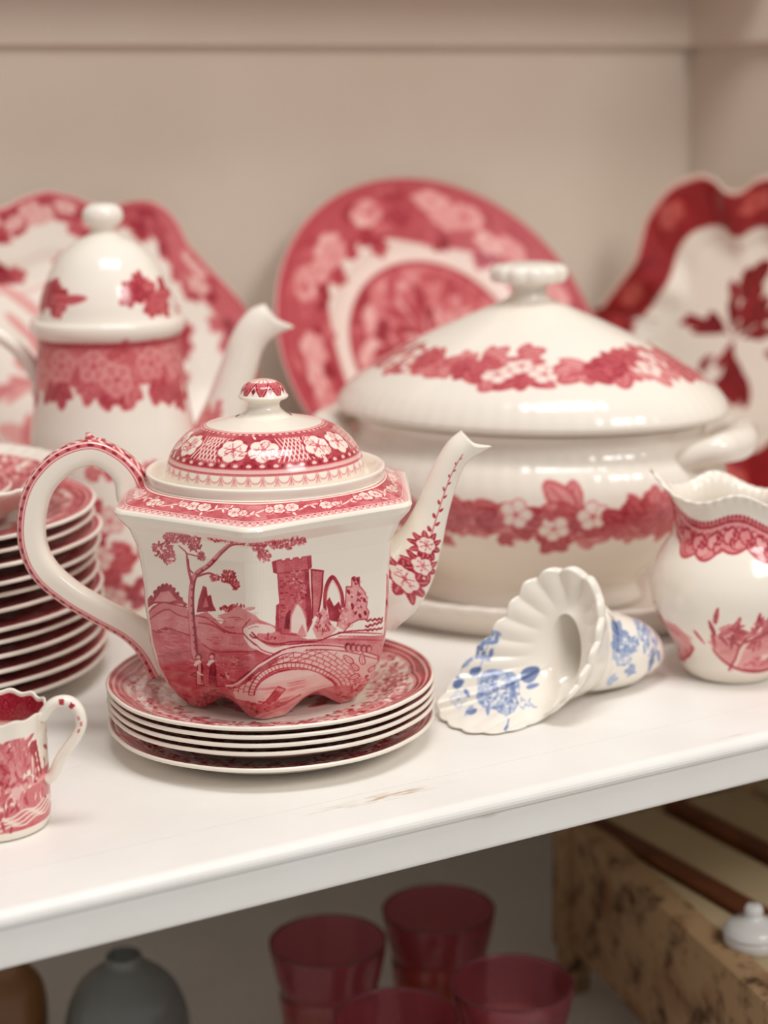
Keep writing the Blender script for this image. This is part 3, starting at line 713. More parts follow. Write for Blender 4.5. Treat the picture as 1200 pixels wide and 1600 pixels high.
dome = [(rL * .6, zl - .004), (rL * 1.0, zl - .003), (rL * 1.005, zl + .001), (rL, zl + .003), (rL * .988, zl + .009), (rL * .94, zl + .0165), (rL * .85, zl + .0235), (rL * .73, zl + .0288), (rL * .60, zl + .0320), (rL * .45, zl + .0340), (rL * .28, zl + .0362)]
dome = resample(smooth_curve(dome, 80), 130)
d_ = np.concatenate([[0], np.cumsum(np.hypot(*np.diff(dome, axis=0).T))]); i0 = int(np.argmax(dome[:, 0] > rL * .998))
v_ = (d_ - d_[i0]) / (d_[-1] - d_[i0]) * 60
n_ = 660; a_ = np.linspace(0, 360, n_, endpoint=False)
ik = LID.at(a_[:, None], np.interp(v_, [0, 9, 19, 42, 60], [0, 6, 14, 42, 60])[None]) * (v_ > 1)[None]
lid = put('lid', lathe('teapot_lid', dome, n_, M_red, ink=ik), tea)
kz = zl + .0362
hk = TV(410, 592)[1] - kz
rk = .0132
kprof = [(rL * .285, -.0008), (rL * .24, .001), (.0112, .0036), (.0094, .0062), (.0092, .009), (.0108, .0115), (.0136, .0130), (.0142, .0145), (.0134, .0163), (.0128, .0182), (.0115, .0215), (.0085, .0245), (.0045, .0262), (.0001, .0266)]
kprof = smooth_curve([(r, kz + z * hk / .0266) for r, z in kprof], 90)
a_ = np.linspace(0, 2 * pi, 160, endpoint=False); zf = (kprof[:, 1] - kz) / hk
u = (a_ * 8 / (2 * pi)) % 1; du = np.abs(u - .5) * 2
ik = np.zeros((160, 90))
for j, z in enumerate(zf):
    if .60 < z < .93:
        q = (z - .60) / .33
        ik[:, j] = np.where(np.abs(du - (1 - q) * .9) < .13, .75, 0); ik[:, j] = np.where(du > (1 - q) * .9 + .15, .72 - .3 * q, ik[:, j])
        ik[:, j] = np.where((du < .28 * (1 - abs(q - .4) / .3)), .85, ik[:, j])
    elif z >= .93: ik[:, j] = .25 * (np.sin(a_ * 16) > 0)
put('knob', lathe('teapot_knob', kprof, 160, M_red, ink=ik), lid)
# handle: bevelled strap, print on its back
hpx = [(222, 795), (212, 772), (203, 745), (183, 722), (150, 706), (116, 712), (86, 731), (62, 763), (51, 805), (53, 850), (72, 890), (112, 925), (158, 952), (205, 977), (238, 1004), (262, 1040)]
hw = [30, 27, 23, 20, 19, 19.5, 20, 20, 20, 20, 20, 19, 19, 20, 24, 28]
H3 = np.array([(TV(x, y)[0], -.0 - .004 * k / 15, TV(x, y)[1]) for k, (x, y) in enumerate(hpx)])
hc = smooth_curve(np.c_[H3, np.array(hw) / 2480], 260)
sec = []
for a in np.linspace(0, 2 * pi, 96, endpoint=False):
    c, s_ = math.cos(a), math.sin(a); m_ = (abs(c) ** 3.2 + abs(s_) ** 3.2) ** (1 / 3.2); sec.append((c / m_, s_ / m_))
sec = np.array(sec)
al = np.linspace(0, 1, 260)[:, None]; aa = np.linspace(0, 2 * pi, 96, endpoint=False)[None]
# which side is outward is fixed by the turning direction of the path
out = np.abs(np.mod(aa + pi, 2 * pi) - pi)             # 0 = +N side
ikh = np.zeros((260, 96))
def strip(lo, hi): return (out >= lo) & (out < hi)
ikh = np.where(strip(0, .70), .50, 0) * np.ones((260, 1))
ikh = np.where(strip(0, .62) & (np.sin(al * 2 * pi * 46 + 8 * out) > .25), .04, ikh)
ikh = np.where(strip(.28, .62) & (np.sin(al * 2 * pi * 23 + 2) > .75), .85, ikh)
ikh = np.where(strip(.70, .80), .08, ikh)
ikh = np.where(strip(.80, 1.06), .46, ikh); ikh = np.where(strip(.84, 1.02) & (np.mod(al * 40, 1) < .34), .92, ikh)
ikh = np.where(strip(1.12, 1.18), .5, ikh)
ikh = ikh * np.clip((al - .06) / .01, 0, 1)
me = sweep('teapot_handle', hc[:, :3], np.c_[hc[:, 3], hc[:, 3] * .92], 96, M_red, ikh, up=(0, 1, 0), section=sec)
put('handle', me, tea)
pk = TV(138, 676); bk = TV(143, 692)
spur = np.array([(bk[0] + .004, 0, bk[1] - .003), (bk[0], 0, bk[1] + .0005), (pk[0], 0, pk[1] - .0015), (pk[0] - .0003, 0, pk[1])])
put('thumb_rest', sweep('thumb_rest', smooth_curve(spur, 16), np.linspace(.0065, .0012, 16), 20, M_red, np.repeat(np.where(np.arange(16) % 5 < 3, .6, .1)[:, None], 20, 1)), tea)
# spout
spx = [(575, 925, 74), (608, 905, 66), (634, 880, 52), (656, 845, 37), (672, 805, 28), (685, 768, 24.5), (699, 733, 22.5), (716, 704, 21), (733, 688, 17)]
S3 = np.array([(TV(x, y)[0], 0.0, TV(x, y)[1], r / 2710) for x, y, r in spx])
sc_ = smooth_curve(S3, 220)
ns = 132
me_path = sc_[:, :3]
SP = Sheet(0, 0, 200, 100, 6.0)                        # x along the spout, y round it
r_ = random.Random(21)
def spray(y0, sgn):
    for x, dy, r in ((44, 3, 10.5), (64, -2, 8.5), (84, 1, 8.5)):
        for j in range(9): SP.leaf(x, y0 + sgn * dy, 2 * pi * j / 9 + .3, r * 1.75, r * .8, .62 + .2 * r_.random(), .3)
        SP.flower(x, y0 + sgn * dy, r, 6, .04, .62, .5, .4, .9); SP.dabs(x, y0 + sgn * dy, r * .6, r * .6, 10, .9, (.25, .6), r_)
    for k in range(12):
        x = 98 + k * 7.4; SP.leaf(x, y0 + (1.4 if k % 2 else -1.4) * (1 - k / 16), .6 if k % 2 else -.6, 6.4 * (1 - k / 22), 3.4 * (1 - k / 18), .7, None)
    SP.stroke([(96, y0), (186, y0)], .8, .6)
spray(20, 1); spray(80, -1)
for yy, sg in ((33, 1), (67, -1)):
    SP.poly([(6, yy - 4 * sg), (20, yy - 6 * sg), (38, yy + 1 * sg), (44, yy + 7 * sg), (30, yy + 6 * sg), (8, yy + 5 * sg)], .36); SP.stroke([(26, yy + 5 * sg), (34, yy), (42, yy + 5 * sg)], 1.4, .8); SP.dabs(22, yy, 12, 4, 16, 2, (.3, .6), r_)
SP.soften(1)
xa = np.linspace(0, 200, 220)
ya = np.linspace(0, 100, ns, endpoint=False)
iks = SP.at(xa[:, None], ya[None])
T = np.gradient(me_path, axis=0); T /= np.linalg.norm(T, axis=1)[:, None]
Sv = np.array([0, 1.0, 0]); N = np.cross(np.repeat(Sv[None], 220, 0), T)
aa = ya / 100 * 2 * pi
ca, sa = np.cos(aa), np.sin(aa)
rr = sc_[:, 3]
Pp = me_path[:, None] + N[:, None] * (ca[None, :, None] * rr[:, None, None]) + Sv[None, None] * (sa[None, :, None] * (rr * np.linspace(.72, .95, 220))[:, None, None])
# the mouth: slanted, with a small pouring beak on the outer side
kk = np.clip((np.linspace(0, 1, 220) - .86) / .14, 0, 1)[:, None]
outer = (N[-1] * [1, 1, 1])
dirx = np.array([1.0, 0, 0.10]); sgn = np.sign((N[-1] @ np.array([1.0, 0, 0])))
wgt = np.clip(ca * sgn, 0, 1) ** 5
Pp += (kk ** 2 * wgt[None])[..., None] * (dirx * .0088)[None, None]
wg2 = np.clip(-ca * sgn, 0, 1)
Pp += (kk ** 2 * wg2[None])[..., None] * np.array([-.0005, 0, .0012])[None, None]
# inside of the mouth
last = Pp[-1]; cen = last.mean(0)
ins = np.stack([cen + (last - cen) * .86, cen + (last - cen) * .8 - T[-1] * .004, cen + (last - cen) * .7 - T[-1] * .02])
Pp = np.concatenate([Pp, ins]); iks = np.concatenate([iks, np.zeros((3, ns))])
put('spout', grid_mesh('teapot_spout', Pp, iks, M_red, cv=True), tea)

# ------------------------------------------------------------------ lidded tureen on its stand
TUR = ground(.108, 1.312)
UT = Upright(TUR)
TH = math.radians(-24)
ta, tb = .146, .114
zt = lambda y: UT(838, y)[1]
st = thing('tureen_stand', 'white oval ironstone stand under the big lidded tureen', 'stand', TUR, -YAW + TH)
sp_ = smooth_curve([(.001, .006), (.60, .006), (.76, .0085), (.90, .021), (.985, .0275), (1.0, .0272), (1.0, .0245), (.93, .0165), (.86, .003), (.84, 0), (.78, 0), (.76, .0015), (.001, .0015)], 90)
sa_, sb_ = .177, .137
ang = np.linspace(0, 2 * pi, 240, endpoint=False)
put('dish', lathe('stand_dish', sp_, 240, M_redsoft, sx=sa_, sy=sb_, mod=lambda A, p: 1 + .006 * np.cos(A * 60) * np.clip((p[..., 0] - .93) / .07, 0, 1)), st)
def garland(s, x0, x1, y0, spread, size, rng, n, flowers=True):
    """overlapping ivy leaves and white blossoms along a line"""
    for k in range(n):
        t = rng.random(); x = x0 + (x1 - x0) * t; env = .45 + .55 * math.sin(pi * min(1, max(0, t)))
        s.bigleaf(x, y0 + rng.gauss(0, spread) * env, (pi if rng.random() < .5 else 0) + rng.gauss(0, .6), size * (.7 + .5 * rng.random()), .26 + .16 * rng.random(), .48, rng)
    for k in range(n // 2):
        t = (k + .5) / (n // 2); x = x0 + (x1 - x0) * t + rng.gauss(0, size * .2)
        s.bigleaf(x, y0 + rng.gauss(0, spread * .7), (pi if rng.random() < .5 else 0) + rng.gauss(0, .7), size * (.8 + .4 * rng.random()), .42 + .16 * rng.random(), .75, rng, 3)
    if flowers:
        for k in range(3):
            x = x0 + (x1 - x0) * (.58 + .15 * k); s.flower(x, y0 + size * (.25, -.25, .2)[k], size * .50, 5, .03, .5, .5, rng.random())
    for k in range(n // 2):
        s.leaf(x0 + (x1 - x0) * rng.random(), y0 + rng.gauss(0, spread * 1.3), rng.random() * 6.28, size * .55, size * .28, .5, .75)
tur = thing('soup_tureen', 'large white oval tureen with lid and bands of red ivy leaves and blossoms', 'tureen', TUR + [0, 0, .0068], -YAW + TH)
zz0 = .006
bodyp = [(.001, .0115), (.45, .011), (.54, .008), (.57, .0), (.60, 0.0), (.61, .003)]
bodyp += [(f, zt(y) - zz0) for f, y in ((.585, 916), (.565, 898), (.60, 880), (.74, 846), (.89, 803), (.98, 760), (1.0, 728), (.975, 702), (.925, 684), (.90, 672), (.895, 660), (.91, 650), (.915, 646))]
bodyp += [(.87, zt(646) - zz0), (.86, zt(665) - zz0), (.5, zt(665) - zz0 - .03)]
bp = smooth_curve([(r * ta, z) for r, z in bodyp], 300) / [ta, 1]
irim = int(np.argmax(bp[:, 1])); ift = int(np.max(np.nonzero(bp[:irim, 1] < .004)[0]))
dd = np.concatenate([[0], np.cumsum(np.hypot(np.diff(bp[:, 0]) * ta, np.diff(bp[:, 1])))]) * 1000
rng = random.Random(30)
yu = dd / 2.45                                          # distance along the wall in the same unit as the degrees round it
yc = float(yu[ift + int(np.argmin(np.abs(bp[ift:irim, 1] - (zt(764) - zz0))))])
TS = Sheet(0, yc - 16, 360, yc + 16, 8.0, wrap=True)
for k in range(3):
    c0 = 190 + k * 120
    garland(TS, c0, c0 + 52, yc + .4, 3.1, 9.2, rng, 16); garland(TS, c0 + 50, c0 + 122, yc, 3.1, 9.4, rng, 21, True)
    for j in range(5): TS.bigleaf(c0 + 30 + j * 14 + rng.gauss(0, 3), yc - 8.5 + rng.gauss(0, 1.2), -1.6 + rng.gauss(0, .8), 5, .5, .78, rng)
TS.soften(2)
ok = (np.abs(yu - yc) < 15) & (np.arange(300) > ift) & (np.arange(300) < irim)
adeg = np.arange(600) / 600 * 360
ikt = TS.at(adeg[:, None], yu[None]) * ok[None]
tmod = lambda A, p: 1 + .0014 * np.cos(A * 70) * np.clip((p[..., 1] - (zt(735) - zz0)) / .012, 0, 1) * np.clip((zt(660) - zz0 - p[..., 1]) / .006, 0, 1)
put('bowl', lathe('tureen_bowl', bp, 600, M_redsoft, sx=ta, sy=tb, ink=ikt, mod=tmod), tur)
lidp = [(.30, zt(640)), (.84, zt(641)), (.93, zt(642)), (.985, zt(639)), (1.002, zt(634)), (1.005, zt(629)), (.982, zt(615)), (.93, zt(597)), (.84, zt(577)), (.71, zt(553)), (.56, zt(528)), (.42, zt(508)), (.29, zt(491)), (.19, zt(478)), (.125, zt(470)), (.10, zt(464))]
lidp = [(r, z - zz0) for r, z in lidp]
lpv = smooth_curve([(r * ta, z) for r, z in lidp], 220) / [ta, 1]
LS = Sheet(0, 0, 360, 100, 4.0, wrap=True)              # y: 100 at the rim .. 0 at the finial (percent of radius)
for k in range(3):
    c0 = 186 + k * 120
    garland(LS, c0, c0 + 54, 71, 4.4, 12.5, rng, 15); garland(LS, c0 + 54, c0 + 112, 72, 4.4, 12.5, rng, 16)
LS.soften(2)
iu = int(np.argmax(lpv[:, 0] > 1.0)); msk = np.arange(220) > iu
ikl = LS.at(adeg[:, None], (lpv[:, 0] * 100)[None]) * msk[None]
lmod = lambda A, p: 1 + .0012 * np.cos(A * 70) * np.clip((p[..., 0] - .86) / .1, 0, 1)
tl = put('lid', lathe('tureen_lid', lpv, 600, M_redsoft, sx=ta, sy=tb, ink=ikl, mod=lmod), tur)
fp = [(.0175, zt(474)), (.0142, zt(466)), (.0128, zt(457)), (.0135, zt(449)), (.019, zt(444)), (.0262, zt(440)), (.0278, zt(430)), (.0268, zt(420)), (.022, zt(414)), (.012, zt(411)), (.0005, zt(410))]
fpv = smooth_curve([(r, z - zz0) for r, z in fp], 50)
put('finial', lathe('tureen_finial', fpv, 140, M_redsoft, mod=lambda A, p: 1 + .07 * (np.abs(np.cos(A * 6)) - .5) * np.clip((p[..., 0] - .016) / .008, 0, 1)), tl)
for sg in (1, -1):
    zh = zt(690) - zz0
    hp_ = smooth_curve([(sg * ta * .80, -.036, zh - .010), (sg * ta * .90, -.040, zh + .002), (sg * (ta + .004), -.036, zh + .009), (sg * (ta + .008), -.024, zh + .009), (sg * (ta + .011), 0, zh + .008), (sg * (ta + .008), .024, zh + .009), (sg * (ta + .004), .036, zh + .009), (sg * ta * .90, .040, zh + .002), (sg * ta * .80, .036, zh - .010)], 80)
    rr_ = .0098 + .0022 * np.cos(np.linspace(-1, 1, 80) * pi) * 1.0
    put('handle', sweep('tureen_handle', hp_, rr_, 24, M_redsoft, up=(0, 0, 1)), tur)

# ------------------------------------------------------------------ coffee pot
p_ = atz(190, 987, 0); CB = ground(float(p_ @ RGT) * 1.045, float(p_ @ AWAY) + .064)
UC = Upright(CB)
cof = thing('coffee_pot', 'tall white coffee pot with domed lid and red flower bands, behind the stacked plates', 'coffee pot', CB, -YAW)
cx0 = lambda y: UC(190, y)[0]
yz = 945.0
for _ in range(30): yz += UC(190, yz)[1] * 2000                # picture row of the middle of its base
zoff = 0.0
fitrow = lambda y: y if y < 640 else 640 + (y - 640) * (yz - 640) / (975 - 640)
def cp(l): return [(UC(190 + h, fitrow(y))[0] - UC(190, fitrow(y))[0] if h > 0 else .0005, UC(190, fitrow(y))[1]) for h, y in l]
cprof = cp([(0, 968), (95, 968), (104, 975), (113, 973), (112, 964), (116, 950), (130, 925), (138, 890), (140, 845), (138, 790), (134, 730), (128, 680), (122, 640), (117, 600), (113, 560), (111, 530), (112, 522), (118, 516), (121, 506), (119, 496), (108, 494), (104, 500), (100, 560)])
cprof = smooth_curve([(r, z + zoff) for r, z in cprof], 200)
CS = Sheet(0, 0, 360, 230, 3.0, wrap=True)              # degrees / height at the same scale, 0 at the foot
rng = random.Random(17)
CS.poly([(0, 184), (360, 184), (360, 216), (0, 216)], .46); CS.noise(.25, 8, rng)
for k in range(44): CS.bigleaf(rng.random() * 360, 184 + rng.gauss(0, 3), -1.57 + rng.gauss(0, .6), 15 + 6 * rng.random(), .36 + .3 * rng.random(), .7, rng)
for k in range(90): CS.disc(rng.random() * 360, 184 + rng.random() * 30, 9, .3 + .45 * rng.random(), 4, rng.random() * 3, alpha=.6)
for k in range(15): CS.flower(k * 24 + rng.gauss(0, 3), 194 + (5 if k % 3 else -5), 12, 5, .42, .12, .62, rng.random())
CS.poly([(0, 212), (360, 212), (360, 216), (0, 216)], .72)
for k in range(120): CS.bigleaf(rng.random() * 360, 14 + 80 * rng.random(), rng.random() * 6.3, 17, .34 + .36 * rng.random(), .7, rng)
for k in range(44): CS.bigleaf(rng.random() * 360, 124 + rng.gauss(0, 12), rng.random() * 6.3, 11, .22 + .2 * rng.random(), .46, rng)
for k in range(30): CS.flower(rng.random() * 360, 20 + rng.random() * 70, 10, 5, .1, .5, .5, rng.random())
CS.a[:3 * 14] = 0
CS.soften(2)
ztp = UC(190, 494)[1] + zoff; fz = cprof[:, 1] / ztp
okc = np.concatenate([np.diff(cprof[:, 1]) > 0, [False]]) & (fz > .02)
adeg = np.arange(240) / 240 * 360
put('body', lathe('coffee_pot_body', cprof, 240, M_redsoft, ink=CS.at(adeg[:, None], (fz * 230)[None]) * okc[None]), cof)
lp_ = smooth_curve([(r, z + zoff) for r, z in cp([(60, 505), (104, 500), (108, 494), (107, 486), (103, 465), (93, 436), (74, 402), (50, 379), (27, 367), (19, 361)])], 110)
CL = Sheet(0, 0, 360, 70, 4.0, wrap=True)
for c0 in (222, 318, 54, 138):
    for j in range(20): CL.bigleaf(c0 + rng.gauss(0, 15), 22 + rng.gauss(0, 5), rng.random() * 6.3, 13, .4 + .3 * rng.random(), .75, rng)
    for j in range(3): CL.leaf(c0 + 8 * j, 22, .1, 24, 8, .5, .8)
CL.soften(2)
zl0, zl1 = lp_[:, 1].min(), lp_[:, 1].max()
lc = put('lid', lathe('coffee_pot_lid', lp_, 240, M_redsoft, ink=CL.at(adeg[:, None], ((lp_[:, 1] - zl0) / (zl1 - zl0) * 70)[None])), cof)
kp = smooth_curve([(r, z + zoff) for r, z in cp([(24, 368), (19, 361), (20, 354), (28, 349), (32, 338), (29, 326), (18, 318), (0, 316)])], 40)
put('knob', lathe('coffee_pot_knob', kp, 64, M_redsoft), lc)
def up3(U, l, dy=0.0, dz=0.0):
    return np.array([(U(x, y)[0], dy, U(x, y)[1] + dz, r / 2160) for x, y, r in l])
q = smooth_curve(up3(UC, [(275, 780, 56), (312, 735, 46), (338, 680, 38), (356, 630, 33), (371, 580, 29), (386, 535, 27), (404, 505, 25), (424, 492, 20)], dz=zoff), 90)
a_ = np.linspace(0, 2 * pi, 40, endpoint=False)
T = np.gradient(q[:, :3], axis=0); T /= np.linalg.norm(T, axis=1)[:, None]; Sv = np.array([0, 1.0, 0]); N = np.cross(np.repeat(Sv[None], 90, 0), T)
Pp = q[:, None, :3] + N[:, None] * (np.cos(a_)[None, :, None] * q[:, None, 3:4]) + Sv * (np.sin(a_)[None, :, None] * q[:, None, 3:4] * .85)
sg = np.sign(N[-1, 0]); kk = np.clip((np.linspace(0, 1, 90) - .8) / .2, 0, 1)[:, None] ** 2 * np.clip(np.cos(a_) * sg, 0, 1)[None] ** 3
Pp += kk[..., None] * np.array([.012, 0, -.001])
iq = np.zeros((90, 40))
CQ = Sheet(0, 0, 200, 100, 3.0)
for yc in (20, 80, 50):
    for j in range(9): CQ.leaf(70 + rng.gauss(0, 10), yc + rng.gauss(0, 6), rng.gauss(0, 1.0), 34, 9, .3 + .25 * rng.random(), .5)
CQ.soften(2)
iq = CQ.at(np.linspace(0, 200, 90)[:, None], (a_ / (2 * pi) * 100)[None])
cn = Pp[-1].mean(0); Pp = np.concatenate([Pp, (cn + (Pp[-1] - cn) * .8)[None], (cn + (Pp[-1] - cn) * .7 - T[-1] * .012)[None]]); iq = np.concatenate([iq, np.zeros((2, 40))])
put('spout', grid_mesh('coffee_pot_spout', Pp, iq, M_redsoft, cv=True), cof)
q = smooth_curve(up3(UC, [(85, 618, 13), (66, 616, 16), (62, 598, 13), (45, 566, 12), (18, 536, 12), (-20, 516, 12), (-64, 520, 12), (-104, 556, 12), (-122, 620, 12), (-112, 690, 12), (-78, 750, 12), (-20, 795, 12), (50, 812, 13)], dz=zoff), 120)
put('handle', sweep('coffee_pot_handle', q[:, :3], np.c_[q[:, 3], q[:, 3] * 1.15], 20, M_redsoft), cof)

# ------------------------------------------------------------------ plates standing against the back wall
def picture_sheet(rng, inner=52, rim0=66):
    """big transferware plate: printed centre, pale ring, flowered rim"""
    s = Sheet(0, 0, 360, 100, 3.0, wrap=True)
    s.poly([(0, 0), (360, 0), (360, inner), (0, inner)], .42)
    for k in range(170):
        y = rng.random() * inner; s.disc(rng.random() * 360, y, 12, .1 + .8 * rng.random(), 4, rng.random() * 3, alpha=.85)
    s.stroke([(0, inner), (360, inner)], 2.5, .75)
    s.poly([(0, inner + 1.5), (360, inner + 1.5), (360, rim0), (0, rim0)], .06)
    t = np.linspace(0, 360, 300)
    low = np.stack([t, rim0 + 2 + 5 * np.abs(np.sin(t / 360 * pi * 7)) * np.sign(np.sin(t / 360 * 2 * pi * 3.5))], 1)
    s.poly(np.concatenate([low, [(360, 98.5), (0, 98.5)]]), .62)
    for k in range(130): s.bigleaf(rng.random() * 360, rim0 + 2 + rng.random() * 26, rng.random() * 6.3, 9, .3 + .5 * rng.random(), .85, rng)
    for k in range(8):
        x = k * 45 + rng.gauss(0, 4)
        for j in range(3): s.flower(x + rng.gauss(0, 9), 82 + rng.gauss(0, 5), 8, 5, .16 + .12 * rng.random(), .5, .5, rng.random(), .75)
        s.rose(x + 20, 84, 7.5, rng, .12, .5, .5)
    s.poly([(0, 94), (360, 94), (360, 98.6), (0, 98.6)], .66)
    s.poly([(0, 98.6), (360, 98.6), (360, 100), (0, 100)], .45)
    s.soften(2); return s
def stand_up(o, cx, R, lean, depth_back=.0):
    """lean a plate (local +z = face) against the back wall, lower edge on the shelf"""
    a = pi / 2 - lean
    o.rotation_euler = (a, 0, 0)
    o.location = (cx, YB - .004 - R * math.cos(a) - depth_back, R * math.sin(a) - .001)
R_b = .167
lean = math.acos(min(1, float(on_plane(645, 292, (0, YB - .012, 0), (0, 1, 0))[2]) / (2 * R_b)))
me = plate_mesh('dinner_plate', R_b, .022, 300, 110, M_plum, picture_sheet(random.Random(5)), wave=0)
dp = put('dinner_plate', me)
cxp = float(on_plane(645, 560, (0, YB - .045, 0), (0, 1, 0))[0])
stand_up(dp, cxp, R_b, lean)
tag(dp, 'large round red transferware plate leaning on the back wall behind the tureen', 'plate')

def lobed(name, quarter, mat, sheet, h, well, n=360, m=100, rib=0.0, centre=None):
    """platter from a traced quarter outline [(x,y)...] from the top to the side, mirrored both ways"""
    q = smooth_curve(quarter, 60)
    full = np.concatenate([q, (q * [1, -1])[::-1], q * [-1, -1], (q * [-1, 1])[::-1]])
    th = np.unwrap(np.arctan2(full[:, 0], full[:, 1])); rad = np.hypot(full[:, 0], full[:, 1])
    o_ = np.argsort(th % (2 * pi)); A0 = (th % (2 * pi))[o_]; R0 = rad[o_]
    a = np.linspace(0, 2 * pi, n, endpoint=False)
    rho = np.interp(a, np.r_[A0[-1] - 2 * pi, A0, A0[0] + 2 * pi], np.r_[R0[-1], R0, R0[0]])
    prof, mt = plate_profile(1.0, h, well=well, n=m)
    f = prof[:, 0]
    P = np.stack([np.sin(a)[:, None] * rho[:, None] * f[None], np.cos(a)[:, None] * rho[:, None] * f[None], np.repeat(prof[None, :, 1], n, 0)], -1)
    if rib: P[..., 2] += rib * np.cos(a * 12)[:, None] * (np.clip((f - well * .8) / .2, 0, 1) * np.clip((1 - f) / .15, 0, 1))[None]
    ink = np.zeros((n, len(f))); ink[:, :mt] = sheet.at(np.degrees(a)[:, None], f[None, :mt] * 100); ink[:, mt - 1:] = 0
    return grid_mesh(name, P, ink, mat, cu=True, flip=True)
def lobed_sheet(rng, band=84, flor=62):
    s = Sheet(0, 0, 360, 100, 3.0, wrap=True)
    for k in range(60): s.disc(rng.random() * 360, rng.random() * 42, 18, .2 + .3 * rng.random(), 5, rng.random() * 3, alpha=.7)
    s.stroke([(0, 50), (360, 50)], 1.5, .2)
    for k in range(7):
        x = k * 51.4 + 18
        for j in range(12): s.bigleaf(x + rng.gauss(0, 8), flor + rng.gauss(0, 4), rng.random() * 6.3, 9, .4 + .4 * rng.random(), .85, rng)
    s.poly([(0, band), (360, band), (360, 99), (0, 99)], .5)
    for k in range(180): s.bigleaf(rng.random() * 360, band - 1 + rng.random() * 14, rng.random() * 6.3, 6, .3 + .5 * rng.random(), .75, rng)
    for k in range(40): s.flower(rng.random() * 360, band + rng.random() * 12, 4.4, 5, .12, .5, .5, rng.random())
    s.poly([(0, 96), (360, 96), (360, 99), (0, 99)], .55)
    s.soften(2); return s
lean2 = math.radians(13)
nrm = np.array([0, -math.cos(lean2), math.sin(lean2)]); upv = np.array([0, math.sin(lean2), math.cos(lean2)])
p0 = np.array([0, YB - .008, .27])
def plane_xy(px, py, p0, n, ex, ey):
    v = on_plane(px, py, p0, n) - p0; return float(v @ ex), float(v @ ey)
tx, ty = plane_xy(62, 303, p0, nrm, np.array([1.0, 0, 0]), upv)
qb = -(p0[2]) / math.cos(lean2)                          # where the lean plane meets the shelf
cy = (ty + qb) / 2
qt = [(62, 303), (100, 311), (132, 323), (166, 327), (204, 319), (238, 325), (264, 350), (284, 388), (318, 425), (356, 465), (378, 500)]
qt = [plane_xy(x, y, p0, nrm, np.array([1.0, 0, 0]), upv) for x, y in qt]
qt = [(x - tx, y - cy) for x, y in qt]; qt.append((qt[-1][0] + .002, 0.0)); qt[0] = (0.0, qt[0][1])
pm = put('platter', lobed('platter', qt, M_plum, lobed_sheet(random.Random(9)), .020, .62, rib=.0))
pc = p0 + np.array([1.0, 0, 0]) * tx + upv * cy
pm.rotation_euler = (pi / 2 - lean2, 0, 0); pm.location = tuple(pc)
tag(pm, 'big lobed oval platter with red flowered rim leaning on the wall behind the coffee pot', 'platter')

# deep red scalloped platter standing across the corner
A_ = np.array([1.098, YB - .022]); ex = np.array([.333, -.943, 0]); lean3 = math.radians(8)
hn = np.array([-.943, -.333, 0]); upr = np.array([-hn[0] * math.sin(lean3), -hn[1] * math.sin(lean3), math.cos(lean3)]); n3_ = np.cross(ex, upr)
p0 = np.array([A_[0] + ex[0] * .153, A_[1] + ex[1] * .153, 0.0]) + hn * .035
qt = [(1172, 304), (1158, 300), (1144, 286), (1122, 277), (1098, 283), (1076, 293), (1052, 318), (1034, 348), (1026, 378), (1016, 412), (994, 442), (966, 478), (950, 512)]
qt = [plane_xy(x, y, p0, n3_, -ex, upr) for x, y in qt]
tx, ty = qt[0]; cy = (ty - .004) / 2 + .004
qt = [(x - tx, y - cy) for x, y in qt]; qt[0] = (0.0, qt[0][1]); qt.append((qt[-1][0] + .006, .02)); qt.append((qt[-2][0] + .008, 0.0))
rs = Sheet(0, 0, 360, 100, 3.0, wrap=True); rng = random.Random(77)
for k in range(14): rs.bigleaf(rng.random() * 360, 8 + rng.random() * 20, rng.random() * 6.3, 26, .6 + .3 * rng.random(), .9, rng)
for k in range(6): rs.bigleaf(k * 60 + 230, 34, rng.random() * 6, 14, .7, .9, rng)
rs.poly([(0, 70), (360, 70), (360, 97.5), (0, 97.5)], .74)
for k in range(26): rs.disc(rng.random() * 360, 80 + rng.random() * 14, 9, .45 + .5 * rng.random(), 4, rng.random() * 3, alpha=.7)
for k in range(9): rs.flower(k * 40 + 9, 86, 7, 5, .36, .6, .6, rng.random())
rs.poly([(0, 96.6), (360, 96.6), (360, 100), (0, 100)], .14)
rs.soften(2)
me = lobed('scalloped_platter', qt, M_deep, rs, .032, .60, rib=.0022)
rp = put('scalloped_platter', me)
loc = p0 + (-ex) * tx + upr * cy
fx = -ex                                                  # local +x of the outline points left as seen
nn = np.cross(fx, upr)
if nn @ hn < 0: fx = ex; nn = np.cross(ex, upr)
rp.matrix_world = Matrix([[fx[0], upr[0], nn[0], loc[0]], [fx[1], upr[1], nn[1], loc[1]], [fx[2], upr[2], nn[2], loc[2]], [0, 0, 0, 1]])
tag(rp, 'deep red bordered scalloped platter standing across the cupboard corner', 'platter')

